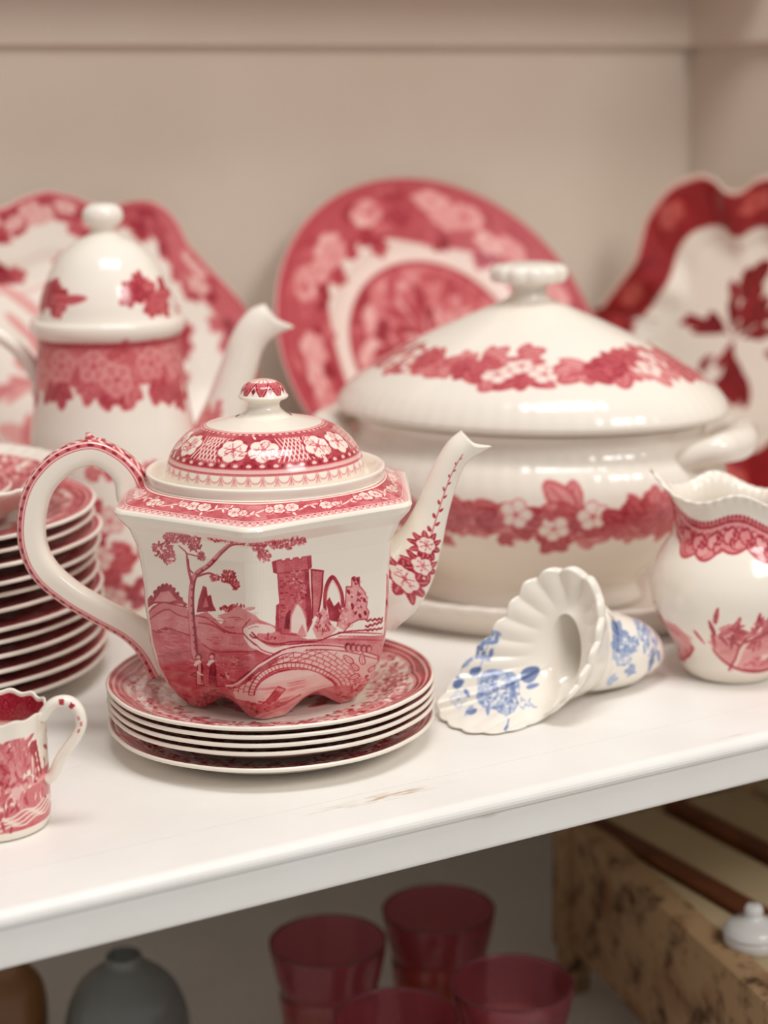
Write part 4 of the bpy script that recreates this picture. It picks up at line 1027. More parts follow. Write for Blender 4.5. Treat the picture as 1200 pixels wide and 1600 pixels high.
# ------------------------------------------------------------------ tall stack of dinner plates at the left
rng = random.Random(12)
DS = plate_sheet(random.Random(6))
DS.a = np.clip(DS.a * .75 + .2, 0, 1) * (DS.a > .0)
me_d = plate_mesh('stack_plate', .126, .0165, 260, 60, M_plum, DS)
SX, SW = -.308, 1.135
names = ['bottom plate of the tall stack beside the cup, red print with pale edge', 'second plate from the bottom of the tall stack beside the cup', 'third plate from the bottom of the tall stack beside the cup',
         'fourth plate from the bottom of the tall stack beside the cup', 'fifth plate from the bottom of the tall stack beside the cup', 'sixth plate from the bottom of the tall stack beside the cup',
         'seventh plate from the bottom of the tall stack, seen under the teapot handle', 'eighth plate from the bottom of the tall stack, seen below the handle loop', 'ninth plate from the bottom of the tall stack, seen through the handle loop',
         'tenth plate from the bottom of the tall stack, seen through the handle loop', 'eleventh plate from the bottom of the tall stack, two below the fluted dish', 'twelfth plate of the tall stack, directly under the fluted dish']
sz = [1.0, .995, .985, .975, .985, .97, .955, .945, .985, .975, .955, .96]
for k in range(12):
    o = put('dinner_plate', me_d); s_ = sz[k]
    o.scale = (s_, s_, 1); zk = k * .0091
    o.location = tuple(ground(SX + rng.gauss(0, .0012), SW + rng.gauss(0, .0015)) + [0, 0, zk])
    o.rotation_euler = (math.radians(rng.gauss(0, .25)), math.radians(rng.gauss(0, .25)), rng.random() * 6)
    tag(o, names[k], 'plate', 'tall stack of red dinner plates')
zs_ = 11 * .0091
gp, gm = plate_profile(.108, .033, well=.62, n=70)
ink = np.zeros((240, len(gp))); ink[:, :gm] = DS.at((np.arange(240) * 1.5)[:, None], gp[None, :gm, 0] / 0.108 * 88); ink[:, (np.arange(len(gp)) >= gm) | (gp[:, 0] > .097)] = 0
gd = put('fluted_dish', lathe('fluted_dish', gp, 240, M_plum, ink=ink, mod=lambda A, p: 1 + .022 * np.abs(np.cos(A * 24)) * np.clip((p[..., 0] - .092) / .012, 0, 1)))
gd.location = tuple(ground(SX - .004, SW) + [0, 0, zs_ + .0054]); tag(gd, 'shallow red dish with cream fluted edge on top of the tall plate stack', 'dish')
me = plate_mesh('saucer', .072, .018, 200, 60, M_plum, DS)
sc2 = put('saucer', me); sc2.location = tuple(ground(SX - .004, SW - .004) + [0, 0, zs_ + .0054 + .0050]); tag(sc2, 'small red saucer lying in the fluted dish on the plate stack', 'saucer')

# ------------------------------------------------------------------ small coffee cup
p_ = atz(-8, 1318, 0); KB = ground(float(p_ @ RGT) * 1.03, float(p_ @ AWAY) + .027)
UK = Upright(KB)
cup = thing('coffee_cup', 'small straight-sided cup with red landscape print and scalloped rim near the shelf edge', 'cup', KB, -YAW)
kx = float(KB @ RGT)
rk = .0300; hkup = .0635
wall = [(.001, .003), (.021, .0030), (.024, 0), (.0282, .0006), (.0293, .003), (rk, .010), (rk, .030), (rk * .995, .053), (rk * 1.02, hkup - .001), (rk * 1.012, hkup), (rk * .975, hkup - .001), (rk * .94, .050), (rk * .93, .012), (.02, .006), (.001, .0055)]
kw = resample(wall, 330)
KS = Sheet(0, 0, 360, 60, 8.0, wrap=True)
rng = random.Random(40)
KS.poly([(0, 5), (360, 5), (360, 31), (0, 31)], .42); KS.noise(.25, 6, rng)
for c0 in (0, 120, 240):
    cx = c0 + 60
    X_ = lambda x: cx + x
    for k in range(90): KS.disc(X_(rng.gauss(-18, 16)), 40 + rng.gauss(0, 6), 7, .2 + .35 * rng.random(), 1.3, rng.gauss(0, .3))
    for k in range(70): KS.disc(X_(rng.gauss(-42, 14)), 34 + rng.gauss(0, 7), 6, .25 + .5 * rng.random(), 1.2, rng.random() * 3)
    KS.stroke([(X_(-12), 18), (X_(-13), 50)], 7, .3, taper=2); KS.dabs(X_(-12), 42, 14, 9, 80, 2.6, (.25, .5), rng)
    KS.dabs(X_(-14), 26, 26, 4, 60, 4, (.05, .6), rng, 0)
    KS.stroke([(X_(6), 26), (X_(6), 40)], 7, .4); KS.disc(X_(8), 44, 5, .7, 3.4); KS.stroke([(X_(5), 28), (X_(6), 39)], 2, .05); KS.stroke([(X_(12), 29), (X_(9), 42)], 2, .8); KS.stroke([(X_(18), 30), (X_(12), 46)], 3, .75)
    KS.poly([(X_(-4), 8), (X_(40), 9), (X_(40), 27), (X_(-4), 26)], .40); KS.poly([(X_(-4), 25), (X_(40), 26), (X_(40), 28), (X_(-4), 27)], .22)
    for a in ([(-36, 7), (-34, 13), (-30, 17), (-20, 24)], [(-34, 12), (-42, 17), (-50, 19)], [(-31, 16), (-37, 23), (-34, 28)], [(-30, 17), (-24, 20), (-14, 18)]):
        KS.stroke([(X_(x), y) for x, y in a], 2.4, .04, taper=1.4)
    for j in range(4): KS.stroke([(X_(-60 + t * 4.2), 5.5 + j * 1.9 + t * .22 + .9 * math.sin(t * .9 + j)) for t in range(29)], 1.1, .04)
    for j in range(30): KS.disc(X_(rng.gauss(-40, 12)), 16 + rng.gauss(0, 5), 3, .7, 1.4, rng.random() * 3, alpha=.8)
    KS.poly([(X_(-70), 46), (X_(-52), 47), (X_(-54), 50), (X_(-68), 50)], .3)
for j in range(150): KS.disc(rng.random() * 360, 14 + rng.random() * 34, 2.4, (.02, .75)[j % 2], .7, rng.random() * 3)
KS.a[:int(4.6 * 8)] = 0; KS.a[int(51 * 8):] = 0
KS.soften(1)
KI = Sheet(0, 0, 360, 60, 4.0, wrap=True, base=0)
KI.poly([(0, 44), (360, 44), (360, 57.5), (0, 57.5)], .72)
for k in range(24):
    x = k * 15
    for d in (3, 6): KI.stroke([(x, 51 - d * .8), (x + 7.5, 51 + d * .8), (x + 15, 51 - d * .8)], .9, .55)
    KI.stroke([(x, 47), (x + 7.5, 55), (x + 15, 47)], .8, .9)
KI.stroke([(0, 43.4), (360, 43.4)], 1, .3); KI.stroke([(0, 42), (360, 42)], 1, .1)
KI.poly([(0, 37.5), (360, 37.5), (360, 41), (0, 41)], .35)
for k in range(48): KI.disc(k * 7.5, 39, 2.6, .05, 1.8); KI.disc(k * 7.5 + 3.7, 39, 1.2, .85, 1.0)
KI.soften(1)
nk = 320; ak = np.arange(nk) / nk * 360
out_ = np.arange(330) < int(np.argmax(kw[:, 1]))
zz = kw[:, 1] * 1000 * .945
ikk = np.where(out_[None], KS.at(ak[:, None] - 22, zz[None]), KI.at(ak[:, None], zz[None] * 1.0))
ikk[:, (kw[:, 0] < .0272)] = 0
a = np.arange(nk) / nk * 2 * pi
Pk = np.stack([np.cos(a)[:, None] * kw[None, :, 0], np.sin(a)[:, None] * kw[None, :, 0], np.repeat(kw[None, :, 1], nk, 0)], -1)
fl = np.clip((kw[:, 1] - .050) / .01, 0, 1)[None] * np.ones((nk, 1)); wv = np.cos(a * 14)[:, None]
Pk[..., 2] += .0007 * wv * fl; Pk[..., :2] *= (1 + .012 * wv * fl)[..., None]
put('body', grid_mesh('cup_body', Pk, ikk, M_red, cu=True), cup)
hq = np.array([(UK(x, y)[0], -.004, UK(x, y)[1]) for x, y in ((66, 1118), (82, 1098), (98, 1091), (114, 1094), (126, 1108), (129, 1128), (122, 1145), (110, 1162), (96, 1182), (86, 1204), (76, 1214))])
hq = smooth_curve(hq, 90); ih = np.zeros((90, 40))
r_ = random.Random(2)
for c, j0, j1, v in ((20, 26, 33, .7), (27, 27, 35, .75), (37, 30, 33, .3), (41, 28, 31, .35), (46, 30, 32, .5)): ih[c - 1:c + 2, j0:j1] = v
put('handle', sweep('cup_handle', hq, np.c_[np.full(90, .0029), np.full(90, .0040)], 40, M_red, ih), cup)

# ------------------------------------------------------------------ cream jug at the right
p_ = atz(1142, 1069, 0); JB = ground(float(p_ @ RGT) * 1.022, float(p_ @ AWAY) + .026)
UJ = Upright(JB)
jug = thing('milk_jug', 'round bellied cream jug with wavy rim and small red landscape medallions', 'jug', JB, -YAW)
jx = lambda h, y: (UJ(1140 + h, y)[0] - UJ(1140, y)[0], UJ(1140, y)[1])
zj = -UJ(1140, 1052)[1]
jp = [jx(*q) for q in ((48, 1052), (62, 1052), (73, 1044), (81, 1031), (84, 1020), (88, 1006), (100, 987), (116, 962), (126, 933), (128, 905), (122, 880), (110, 857), (97, 837), (89, 818), (88, 805), (92, 793), (98, 784))]
jp = [(0.001, .004 - zj), (jp[0][0] * .9, .004 - zj)] + jp
jp = smooth_curve([(r, z + zj) for r, z in jp], 220)
aj = np.arange(400) / 400 * 360
rim_px = np.interp(aj, [0, 60, 100, 130, 158, 170, 180, 190, 202, 228, 262, 300, 330, 360], [772, 788, 752, 778, 766, 742, 716, 742, 766, 778, 752, 786, 790, 772])
rim_px = np.convolve(np.r_[rim_px[-30:], rim_px, rim_px[:30]], np.hanning(59) / np.hanning(59).sum(), 'same')[30:-30]
rim_z = np.array([jx(0, y)[1] + zj for y in rim_px])
lipf = np.exp(-((aj - 180) / 36) ** 2)
ztop = jp[-1, 1]; zneck = jp[:, 1].max() - .022
Pj = np.zeros((400, 220, 3)); av = np.radians(aj)
tt = np.clip((jp[:, 1] - zneck) / (ztop - zneck), 0, 1) * (np.arange(220) > 60)
Rj = jp[None, :, 0] * (1 + .36 * lipf[:, None] * tt[None] ** 1.6)
Pj[..., 0] = np.cos(av)[:, None] * Rj; Pj[..., 1] = np.sin(av)[:, None] * Rj * (1 - .18 * lipf[:, None] * tt[None])
Pj[..., 2] = jp[None, :, 1] + (rim_z - ztop)[:, None] * (tt ** 1.2)[None]
JS = Sheet(0, 0, 360, 120, 4.0, wrap=True)              # degrees / mm of height
rng = random.Random(51)
for cc in (292, 172, 52):
    cy_ = 29; rx, ry = 50, 19
    JS.disc(cc, cy_, rx, .24, ry); JS.disc(cc, cy_, rx, .24, ry)
    m0 = arc(cc, cy_, rx, ry, pi, 0, 40)
    for k in range(40): JS.disc(cc + rng.uniform(-44, 44), cy_ + rng.uniform(-13, 10), 10, .12 + .3 * rng.random(), 2.4, rng.gauss(0, .3), alpha=.6)
    JS.poly([(cc - 52, 40), (cc + 52, 40), (cc + 52, 52), (cc - 52, 52)], 0)
    for k in range(60): JS.leaf(cc - 12 + rng.gauss(0, 24), 39 + rng.gauss(0, 3.4), rng.random() * 6.3, 12, 3.4, .25 + .55 * rng.random(), .1 if k % 2 else .8)
    JS.stroke([(cc - 32, 13), (cc - 26, 20), (cc - 24, 28), (cc - 18, 36)], 5, .08, taper=3); JS.stroke([(cc - 35, 12), (cc - 29, 20), (cc - 27, 28), (cc - 22, 36)], 1.8, .75)
    JS.stroke([(cc - 26, 30), (cc - 36, 36)], 2, .7); JS.stroke([(cc - 22, 33), (cc - 6, 40)], 2, .7)
    JS.poly([(cc - 12, 13), (cc + 24, 12), (cc + 24, 20), (cc - 12, 21)], .36); JS.poly([(cc - 4, 18), (cc + 6, 18), (cc + 6, 22), (cc - 4, 22)], .08); JS.stroke([(cc - 20, 12), (cc, 10.5), (cc + 30, 11.5)], 1.4, .7)
    for k in range(10): JS.stroke([(cc - 20 + k * 6, 14 + rng.random() * 6), (cc - 14 + k * 6, 14 + rng.random() * 6)], .9, .65)
    JS.stroke(arc(cc, cy_, rx, ry, pi * 1.05, pi * 1.95, 40), 1.6, .72)
JS.soften(1)
JR = Sheet(0, 0, 360, 30, 10.0, wrap=True)              # mm below the rim
t = np.linspace(0, 360, 500)
JR.poly(np.concatenate([np.stack([t, 7 + 0 * t], 1), np.stack([t, 17.5 + 2.4 * np.abs(np.sin(t * pi / 180 * 8))], 1)[::-1]]), .30)
for k in range(90): JR.disc(k * 4, 7.4, 1.4, .7, .8)
JR.stroke([(0, 9), (360, 9)], .9, .75); JR.stroke([(0, 10), (360, 10)], .5, .2)
for k in range(24):
    x = k * 15
    for d in ((0, 14, 7, 3.0), (6, 16.5, 6, 2.4), (9, 13, 5, 2.2)): JR.disc(x + d[0], d[1], d[2], .7, d[3]); JR.disc(x + d[0] + .6, d[1], d[2] * .9, .2 + .15 * rng.random(), d[3] * .85)
    JR.stroke([(x - 3, 12), (x + 2, 11), (x + 7, 13), (x + 11, 16)], .8, .85); JR.stroke([(x, 15), (x + 6, 16), (x + 9, 14)], .6, .75)
    for j in range(4): JR.disc(x + rng.random() * 15, 11 + rng.random() * 6, 1.6, .8, .6, rng.random())
JR.stroke(np.stack([t, 17.5 + 2.4 * np.abs(np.sin(t * pi / 180 * 8))], 1), .8, .65)
JR.soften(1)
below = (rim_z[:, None] - Pj[..., 2]) * 1000
ikj = np.where(below < 40, JR.at(aj[:, None], np.clip(6.4 + (below - 11.5) * .56, 0, 29)), JS.at(aj[:, None], Pj[..., 2] * 1000)) * (np.arange(220) > 40)[None]
gad = .0006 * np.cos(aj * pi / 180 * 40)[:, None] * np.clip(1 - below / 6, 0, 1) * (np.arange(220) > 150)[None]
Pj[..., 0] += np.cos(av)[:, None] * gad; Pj[..., 1] += np.sin(av)[:, None] * gad
# rolled edge and inside wall
edge = Pj[:, -1]; c2 = np.array([0, 0, 0])
e1 = edge * [.985, .985, 1] + [0, 0, .0012]; e2 = edge * [.95, .95, 1] + [0, 0, .0006]; e3 = edge * [.90, .90, 1] - [0, 0, .004]
kin = (-4, -10, -18, -28, -40, -54, -70)
inn = np.stack([e1, e2] + [Pj[:, k] * [.925, .925, 1] for k in kin] + [np.stack([np.cos(av) * r, np.sin(av) * r, np.full(400, z)], 1) for r, z in ((.030, .02), (.001, .012))], 1)
Pj = np.concatenate([Pj, inn], 1); ikj = np.concatenate([ikj, np.zeros((400, inn.shape[1]))], 1)
put('body', grid_mesh('jug_body', Pj, ikj, M_red, cu=True), jug)
rj = jp[-1, 0]
hq = smooth_curve([(rj * .95, 0, rim_z[0] - .006), (rj + .010, 0, rim_z[0] + .006), (rj + .028, 0, rim_z[0] - .002), (rj + .034, 0, rim_z[0] - .028), (rj + .024, 0, .055), (.050, 0, .042)], 60)
put('handle', sweep('jug_handle', hq, np.c_[np.full(60, .0042), np.full(60, .0055)], 24, M_red), jug)

# ------------------------------------------------------------------ blue flowered shell-mouthed horn vase lying on its side
va = thing('horn_vase', 'cream horn-shaped vase with fluted shell mouth and blue flowers, lying on its side', 'vase', atz(860, 1110, 0), -YAW)
vb = np.array(va.location)
def vl(P): v = np.asarray(P) - vb; return np.array([v @ RGT, v @ AWAY, v[2]])
lip_px = [(684, 1112, 'g', .0035), (700, 1130, 'g', .002), (735, 1143, 'g', .002), (790, 1142, 'g', .002), (842, 1122, 'g', .004), (884, 1088, 'w', 1.063), (912, 1042, 'w', 1.070), (930, 990, 'w', 1.078), (931, 940, 'w', 1.086), (912, 904, 'w', 1.093), (876, 892, 'w', 1.098), (840, 902, 'w', 1.100),
          (812, 925, 'w', 1.100), (790, 960, 'w', 1.100), (762, 995, 'w', 1.100), (730, 1035, 'w', 1.100), (698, 1075, 'w', 1.096), (684, 1098, 'w', 1.090)]
L = []
for x, y, kd, v in lip_px:
    if kd == 'g': L.append(vl(atz(x, y, v)))
    else:
        P = atw(x, y, v); L.append(vl(P))
L = np.array(L); L[:, 2] = np.maximum(L[:, 2], .002)
nv_ = 520
lipc = smooth_curve(L, nv_, closed=True)
# hole ring
hc_ = vl(atw(880, 1012, 1.105)); e1 = np.array([.0090, -.006, .002]); e2 = np.array([0.0, .004, .0215])
# match hole angles to lip angles as seen from the mouth
c_l = lipc.mean(0)
ua = np.array([1.0, -.25, 0]); ua /= np.linalg.norm(ua); ub = np.array([0, .15, 1.0]); ub /= np.linalg.norm(ub)
ang_l = np.unwrap(np.arctan2((lipc - hc_) @ ub, (lipc - hc_) @ ua))
hole = hc_ + np.cos(ang_l)[:, None] * e1 + np.sin(ang_l)[:, None] * e2
mth = np.cross(L[5] - L[0], L[10] - L[0]); mth /= np.linalg.norm(mth)
if mth[1] > 0: mth = -mth                                # towards the viewer
m_ = 90; f = np.linspace(0, 1, m_)
Pm = hole[:, None] * (1 - f)[None, :, None] + lipc[:, None] * f[None, :, None]
ax_in = np.array([.9, .25, -.12])
sag = (np.sin(f * pi) * .55 + (1 - f) ** 2 * .25)[None, :, None] * np.array([.006, .004, -.006])[None, None]
Pm = Pm + sag
# scalloped ribs, counted round the lip
arcl = np.concatenate([[0], np.cumsum(np.linalg.norm(np.diff(np.concatenate([lipc, lipc[:1]]), axis=0), axis=1))]); arcl = arcl[:-1] / arcl[-1]
rib = np.abs(np.sin(arcl * pi * 22)) - .6
dirl = lipc - hc_; dirl /= np.linalg.norm(dirl, axis=1)[:, None]
nside = np.array([-.45, -.75, .48])
wall_f = np.clip((f - .25) / .6, 0, 1)
up_part = np.clip((lipc[:, 2] - .010) / .02, .35, 1)
Pm += (rib * up_part)[:, None, None] * (wall_f ** 1.3)[None, :, None] * nside[None, None] * .0034
Pm += rib[:, None, None] * (np.clip((f - .8) / .2, 0, 1))[None, :, None] * dirl[:, None] * .0016
# thick rolled edge then the back of the flare down to the horn
edge = Pm[:, -1]
back = []
for s_, (o1, o2) in zip((.0, .0, .06, .16, .35, .62, .9), ((.0016, .0020), (.0020, .0062), (-.0005, .0098), (-.002, .0098), (-.002, .008), (0, .005), (0, .003))):
    back.append(edge * (1 - s_) + (hole + np.array([.016, .010, 0]) + (hole - hc_) * .35) * s_ + dirl * o1 + np.array([.62, .62, -.05]) * o2)
Bk = np.stack(back, 1)
# horn: from behind the flare to the closed tip at the right
tip = vl(atz(1012, 1072, 0)); tip = np.array([tip[0], tip[1], 0])
cents = np.array([hc_ + [.014, .010, .001], hc_ + [.022, .014, .002], vl(atw(930, 1018, 1.128)), vl(atw(960, 1022, 1.140)), vl(atw(985, 1029, 1.150)), vl(atw(1004, 1036, 1.156)), vl(atw(1014, 1041, 1.160)), vl(atw(1017, 1042, 1.161))])
rads = np.array([.0240, .0250, .0250, .0235, .0205, .0160, .0090, .0006])
cc_ = smooth_curve(np.c_[cents, rads], 110)
for i in range(110): cc_[i, 2] = max(cc_[i, 2], cc_[i, 3] * .98 + .0002)
T = np.gradient(cc_[:, :3], axis=0); T /= np.linalg.norm(T, axis=1)[:, None]
U2 = np.array([0, 0, 1.0]) - T * T[:, 2:3]; U2 /= np.linalg.norm(U2, axis=1)[:, None]; U1 = np.cross(T, U2)
sgn_ = 1 if U1[50, 1] < 0 else -1
Hn = cc_[:, None, :3] + cc_[:, None, 3:4] * (np.cos(ang_l)[None, :, None] * (U1[:, None] * sgn_) + np.sin(ang_l)[None, :, None] * U2[:, None])
Hn = np.swapaxes(Hn, 0, 1)
bl = np.clip(np.arange(110) / 64, 0, 1); bl = bl * bl * (3 - 2 * bl)
Hn = Bk[:, -1:] * (1 - bl)[None, :, None] + Hn * bl[None, :, None]
# inside of the hole
inn = np.stack([hole + np.array([.030, .016, -.002]) * .999 - (hole - hc_) * .45, hole * .0 + (hc_ + [.014, .008, 0]) + (hole - hc_) * .9, hole + np.array([.004, .002, 0])], 1)
VS = Sheet(-90, -60, 60, 80, 8.0)                       # mm in the plane seen from the mouth (x right, y up)
rng = random.Random(61)
G = lambda x, y: ((x - 860) / 2.58, (1110 - y) / 2.58)
def bleaf(x, y, a, l, w, k): VS.leaf(*G(x, y), a, l, w, k, min(1, k + .35), None)
for x, y in ((757, 985), (768, 990), (748, 1003), (775, 1005), (738, 1030), (752, 1018), (765, 1030), (722, 1040)): 
    for j in range(3): bleaf(x + rng.gauss(0, 4), y + rng.gauss(0, 4), rng.random() * 6.3, 6, 3.4, .45 + .3 * rng.random())
VS.stroke([G(770, 985), G(757, 1020), G(745, 1050), G(745, 1085)], .7, .6)
for x, y, r in ((738, 1050, 3.2), (710, 1068, 3.0), (826, 1057, 5.2)): bleaf(x - r * 2, y + r, .5, r * 2.6, r * 1.9, .85)
bleaf(714, 1058, 2.1, 7, 4, .7); bleaf(722, 1075, -1, 6, 3, .75)
VS.rose(*G(778, 1078), 11.5, rng, .28, .75, .72)
for x, y, r in ((768, 1066, 8), (792, 1070, 8), (760, 1086, 7), (785, 1092, 8)): VS.rose(*G(x, y), r, rng, .3, .7, .65)
for k in range(22): bleaf(778 + rng.gauss(0, 18), 1092 + rng.gauss(0, 9), rng.random() * 6.3, 8, 3.4, .3 + .4 * rng.random())
VS.flower(*G(712, 1090), 5, 4, .08, .6, .6); bleaf(822, 1075, .25, 9, 3.4, .65); bleaf(740, 1105, 3.6, 6, 3, .85); bleaf(732, 1108, 3.2, 4, 2.4, .8)
VS.stroke([G(793, 1100), G(790, 1115), G(784, 1128)], .8, .85); VS.stroke([G(784, 1128), G(780, 1132)], 1.6, .8)
for k in range(10): bleaf(815 + rng.gauss(0, 8), 1097 + rng.gauss(0, 4), rng.random() * 6, 3.6, 1.6, .35)
VS.dabs(*G(778, 1080), 12, 9, 40, 1.5, (0, .12), rng); VS.dabs(*G(778, 1080), 13, 10, 30, 1.2, (.7, .95), rng)
VS.a *= .88; VS.soften(1)
flat_w = lambda P: VS.at(P[..., 0] * 1000 * 1.02, (P[..., 2] * .94 + P[..., 1] * .27) * 1000)
ikm = flat_w(Pm)
HS = Sheet(-40, -10, 120, 70, 6.0)
for k in range(11): HS.bigleaf(26 + rng.gauss(0, 8), 25 + rng.gauss(0, 8), rng.random() * 6.3, 8, .3 + .25 * rng.random(), .7, rng)
HS.flower(22, 26, 8, 6, .3, .6, .6); HS.rose(24, 30, 7, rng, .3, .7, .7)
for k in range(15): HS.leaf(46 + rng.gauss(0, 6), 27 + rng.gauss(0, 8), rng.random() * 6.3, 9, 3.2, .4 + .4 * rng.random(), .8)
HS.rose(44, 34, 7, rng, .35, .7, .75); HS.leaf(46, 18, -1.4, 12, 6, .65, .9); HS.leaf(54, 20, -1.3, 9, 4, .6, .9); HS.leaf(27, 12, -.2, 7, 3, .5, .8)
HS.dabs(26, 27, 10, 9, 16, 1.6, (0, .1), rng); HS.dabs(46, 29, 9, 9, 16, 1.6, (0, .1), rng)
HS.a *= .88; HS.soften(1)
hx = (Hn @ np.array([.93, .36, 0])) * 1000; hz = Hn[..., 2] * 1000
xr = (vl(atw(935, 1000, 1.12)) @ np.array([.93, .36, 0])) * 1000
ikh_ = HS.at(hx - xr + 12, hz - 4) * (Hn[..., 1] < cc_[None, :, 1] + .004)
Pv = np.concatenate([inn, Pm, Bk, Hn], 1)
ikv = np.concatenate([np.zeros(inn.shape[:2]), ikm, np.zeros(Bk.shape[:2]), ikh_], 1)
nI, nM, nB = inn.shape[1], m_, Bk.shape[1]
def strip_mesh(nm, P, ik_): return grid_mesh(nm, P, ik_, M_blue, cu=True)
put('shell_mouth', strip_mesh('shell_mouth', np.concatenate([inn, Pm, Bk], 1), np.concatenate([np.zeros(inn.shape[:2]), ikm, np.zeros(Bk.shape[:2])], 1)), va)
put('horn', strip_mesh('horn', Hn, ikh_), va)
# ------------------------------------------------------------------ the compartment below
def glassy():
    m, nt, b = nodes('plum_amber_glass')
    tc = nnew(nt, 'ShaderNodeTexCoord'); sx = nnew(nt, 'ShaderNodeSeparateXYZ'); nt.links.new(tc.outputs['Object'], sx.inputs[0])
    mr = nnew(nt, 'ShaderNodeMapRange'); mr.inputs['From Min'].default_value = .03; mr.inputs['From Max'].default_value = .09
    nt.links.new(sx.outputs['Z'], mr.inputs['Value'])
    r = nnew(nt, 'ShaderNodeValToRGB'); nt.links.new(mr.outputs[0], r.inputs[0])
    r.color_ramp.elements[0].color = lin(224, 146, 104); r.color_ramp.elements[1].color = lin(214, 128, 140)
    nt.links.new(r.outputs[0], b.inputs['Base Color'])
    b.inputs['Transmission Weight'].default_value = .86; b.inputs['Roughness'].default_value = .05; b.inputs['IOR'].default_value = 1.4
    return m
M_glass = glassy()
gl = [(.001, .004), (.020, .004), (.026, .0), (.029, .001), (.028, .006), (.027, .018), (.0295, .045), (.0315, .066), (.0305, .072), (.0325, .077), (.0360, .094), (.0368, .102), (.0360, .103), (.0345, .094), (.0308, .076), (.0290, .070), (.0275, .048), (.024, .014), (.001, .010)]
glp = smooth_curve(gl, 110)
glp = glp * 1.15
me_g = lathe('goblet', glp, 72, M_glass, mod=lambda A, p: 1 + .018 * np.cos(A * 10) * np.clip((.062 - p[..., 1]) / .01, 0, 1))
gl_l = ['plum red glass tumbler nearest the back wall under the shelf', 'plum red glass tumbler standing farthest from the wooden chest under the shelf', 'amber red glass tumbler beside the wooden chest under the shelf', 'amber red glass tumbler standing between the other three, nearest the shelf front']
for k, (x, y) in enumerate(((685, 1420), (512, 1470), (800, 1536), (620, 1592))):
    P = atz(x, y, ZLOW + .117); o = put('glass_tumbler', me_g); o.location = (float(P[0]), float(P[1]), ZLOW); o.rotation_euler = (0, 0, k)
    tag(o, gl_l[k], 'glass', 'red glass tumblers under the shelf')
M_grey = painted('dark_grey_glaze', lin(112, 114, 110), lin(124, 126, 122), .18, 20)[0]
M_brown = painted('brown_glaze', lin(112, 74, 40), lin(130, 88, 50), .25, 20)[0]
P = atw(197, 1562, 1.28)
gv = put('round_vase', lathe('round_vase', smooth_curve([(.001, .002), (.022, .0), (.026, .002), (.036, .020), (.0440, .050), (.0435, .074), (.035, .096), (.020, .110), (.013, .114), (.013, .120), (.011, .120), (.010, .114), (.001, .108)], 70), 80, M_grey))
gv.location = (float(P[0]), float(P[1]), ZLOW); tag(gv, 'dark grey glossy round vase under the shelf', 'vase')
P = atw(2, 1548, 1.28)
bv = put('brown_jar', lathe('brown_jar', smooth_curve([(.001, .002), (.016, .0), (.019, .002), (.024, .02), (.030, .05), (.032, .078), (.029, .098), (.019, .112), (.016, .122), (.018, .127), (.014, .127), (.001, .12)], 60), 64, M_brown))
bv.location = (float(P[0]), float(P[1]), ZLOW); tag(bv, 'small brown glazed jar under the shelf beside the grey vase', 'jar')
# worn chest with peeling paint
def worn():
    m, nt, b = nodes('peeling_painted_wood')
    tc = nnew(nt, 'ShaderNodeTexCoord')
    n1 = nnew(nt, 'ShaderNodeTexNoise'); n1.inputs['Scale'].default_value = 38; n1.inputs['Detail'].default_value = 6; n1.inputs['Roughness'].default_value = .65
    n2 = nnew(nt, 'ShaderNodeTexNoise'); n2.inputs['Scale'].default_value = 11; n2.inputs['Detail'].default_value = 3
    for n in (n1, n2): nt.links.new(tc.outputs['Object'], n.inputs['Vector'])
    r1 = nnew(nt, 'ShaderNodeValToRGB'); nt.links.new(n1.outputs['Fac'], r1.inputs[0])
    e = r1.color_ramp.elements; e[0].position = .36; e[0].color = lin(84, 56, 30); e[1].position = .5; e[1].color = lin(176, 142, 104)
    r2 = nnew(nt, 'ShaderNodeValToRGB'); nt.links.new(n2.outputs['Fac'], r2.inputs[0])
    r2.color_ramp.elements[0].position = .55; r2.color_ramp.elements[0].color = (1, 1, 1, 1); r2.color_ramp.elements[1].position = .7; r2.color_ramp.elements[1].color = lin(180, 132, 96)
    mx = nnew(nt, 'ShaderNodeMix', data_type='RGBA', blend_type='MULTIPLY'); mx.inputs['Factor'].default_value = 1
    nt.links.new(r1.outputs[0], mx.inputs['A']); nt.links.new(r2.outputs[0], mx.inputs['B']); nt.links.new(mx.outputs['Result'], b.inputs['Base Color'])
    b.inputs['Roughness'].default_value = .7
    return m
M_worn = worn()
M_creamwood = painted('cream_painted_boards', lin(186, 164, 126), lin(200, 180, 144), .6, 10)[0]
M_strap = painted('reddish_brown_wood', lin(96, 50, 22), lin(122, 66, 30), .5, 30)[0]
def prism(name, poly, z0, z1, mat, parent, bevel=.002):
    import bmesh
    bm = bmesh.new(); lo = [bm.verts.new((x, y, z0)) for x, y in poly]; hi = [bm.verts.new((x, y, z1)) for x, y in poly]
    n = len(poly); bm.faces.new(lo[::-1]); bm.faces.new(hi)
    for i in range(n): bm.faces.new((lo[i], lo[(i + 1) % n], hi[(i + 1) % n], hi[i]))
    bmesh.ops.bevel(bm, geom=bm.edges[:], offset=bevel, segments=2, affect='EDGES', profile=.6)
    me = bpy.data.meshes.new(name); bm.to_mesh(me); bm.free(); me.materials.append(mat); return put(name, me, parent)
ch = thing('wooden_chest', 'old wooden chest with peeling mottled side and cream slatted top under the shelf', 'chest', (.92, .95, ZLOW))
ox, oy = .92, .95
ZT = -.19 - ZLOW
side = [(.690, .700), (.771, 1.087), (.795, 1.087), (.714, .700)]
prism('side_panel', [(x - ox, y - oy) for x, y in side], .045, ZT, M_worn, ch, .004)
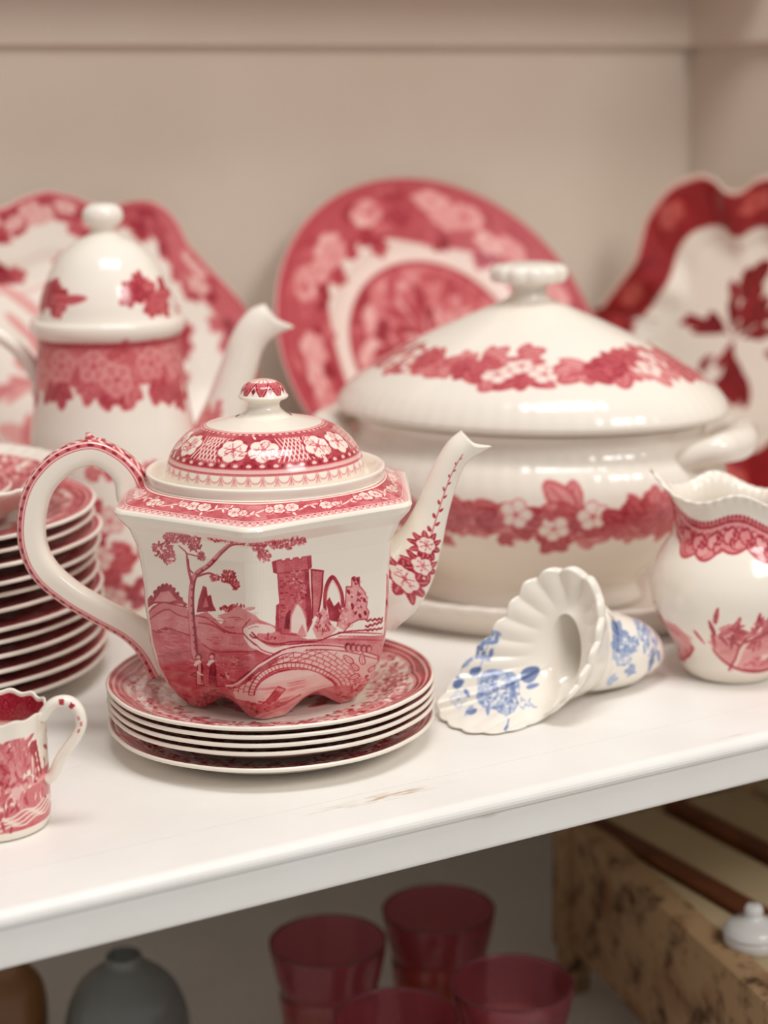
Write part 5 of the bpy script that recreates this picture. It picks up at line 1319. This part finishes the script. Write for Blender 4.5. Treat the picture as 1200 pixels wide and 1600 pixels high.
prism('back_panel', [(x - ox, y - oy) for x, y in ((.762, 1.088), (1.14, 1.088), (1.14, 1.106), (.766, 1.106))], .045, ZT - .002, M_worn, ch)
prism('front_panel', [(x - ox, y - oy) for x, y in ((.712, .706), (1.14, .706), (1.14, .724), (.716, .724))], .045, ZT - .002, M_worn, ch)
for x0, x1 in ((.714, .776), (.802, .855), (.879, .94), (.96, 1.04), (1.045, 1.13)):
    dx = .077 if x0 < .72 else 0.0
    prism('slat', [(x0 - ox, .722 - oy), (x1 - ox, .722 - oy), (x1 - ox, 1.09 - oy), (x0 + dx - .004 * (dx > 0) - ox, 1.09 - oy)] if dx == 0 else [(.716 - ox, .722 - oy), (x1 - ox, .722 - oy), (x1 + .008 - ox, 1.09 - oy), (.782 - ox, 1.09 - oy)], ZT - .014, ZT - .004, M_creamwood, ch)
for x0, x1 in ((.777, .801), (.856, .878)):
    prism('strap', [(x0 - ox, .722 - oy), (x1 - ox, .722 - oy), (x1 - ox, 1.09 - oy), (x0 + .008 - ox, 1.09 - oy)], ZT - .014, ZT + .001, M_strap, ch)
for x, y in ((.700, .712), (.772, 1.09), (1.12, 1.085), (1.12, .712)):
    prism('leg', [(x - ox, y - oy), (x + .022 - ox, y - oy), (x + .022 - ox, y + .018 - oy), (x - ox, y + .018 - oy)], 0, .048, M_worn, ch)
# white lidded jar standing on the chest
M_white = painted('plain_white_china', lin(226, 224, 222), lin(232, 230, 228), .2, 10)[0]
P = atz(1176, 1478, -.193)
wj = thing('lidded_pot', 'small white china pot with knobbed lid standing on the wooden chest', 'pot', (float(P[0]), float(P[1]), -.1945), 0)
put('body', lathe('pot_body', smooth_curve([(.001, .001), (.014, .0), (.0175, .002), (.0195, .006), (.0195, .010), (.017, .011)], 30), 64, M_white), wj)
lw = put('lid', lathe('pot_lid', smooth_curve([(.016, .0105), (.0198, .011), (.0198, .0135), (.0170, .0175), (.0110, .0205), (.0065, .0225)], 30), 64, M_white), wj)
put('knob', lathe('pot_knob', smooth_curve([(.0070, .0222), (.0058, .0240), (.0064, .0275), (.0050, .0310), (.001, .0322)], 24), 40, M_white), lw)
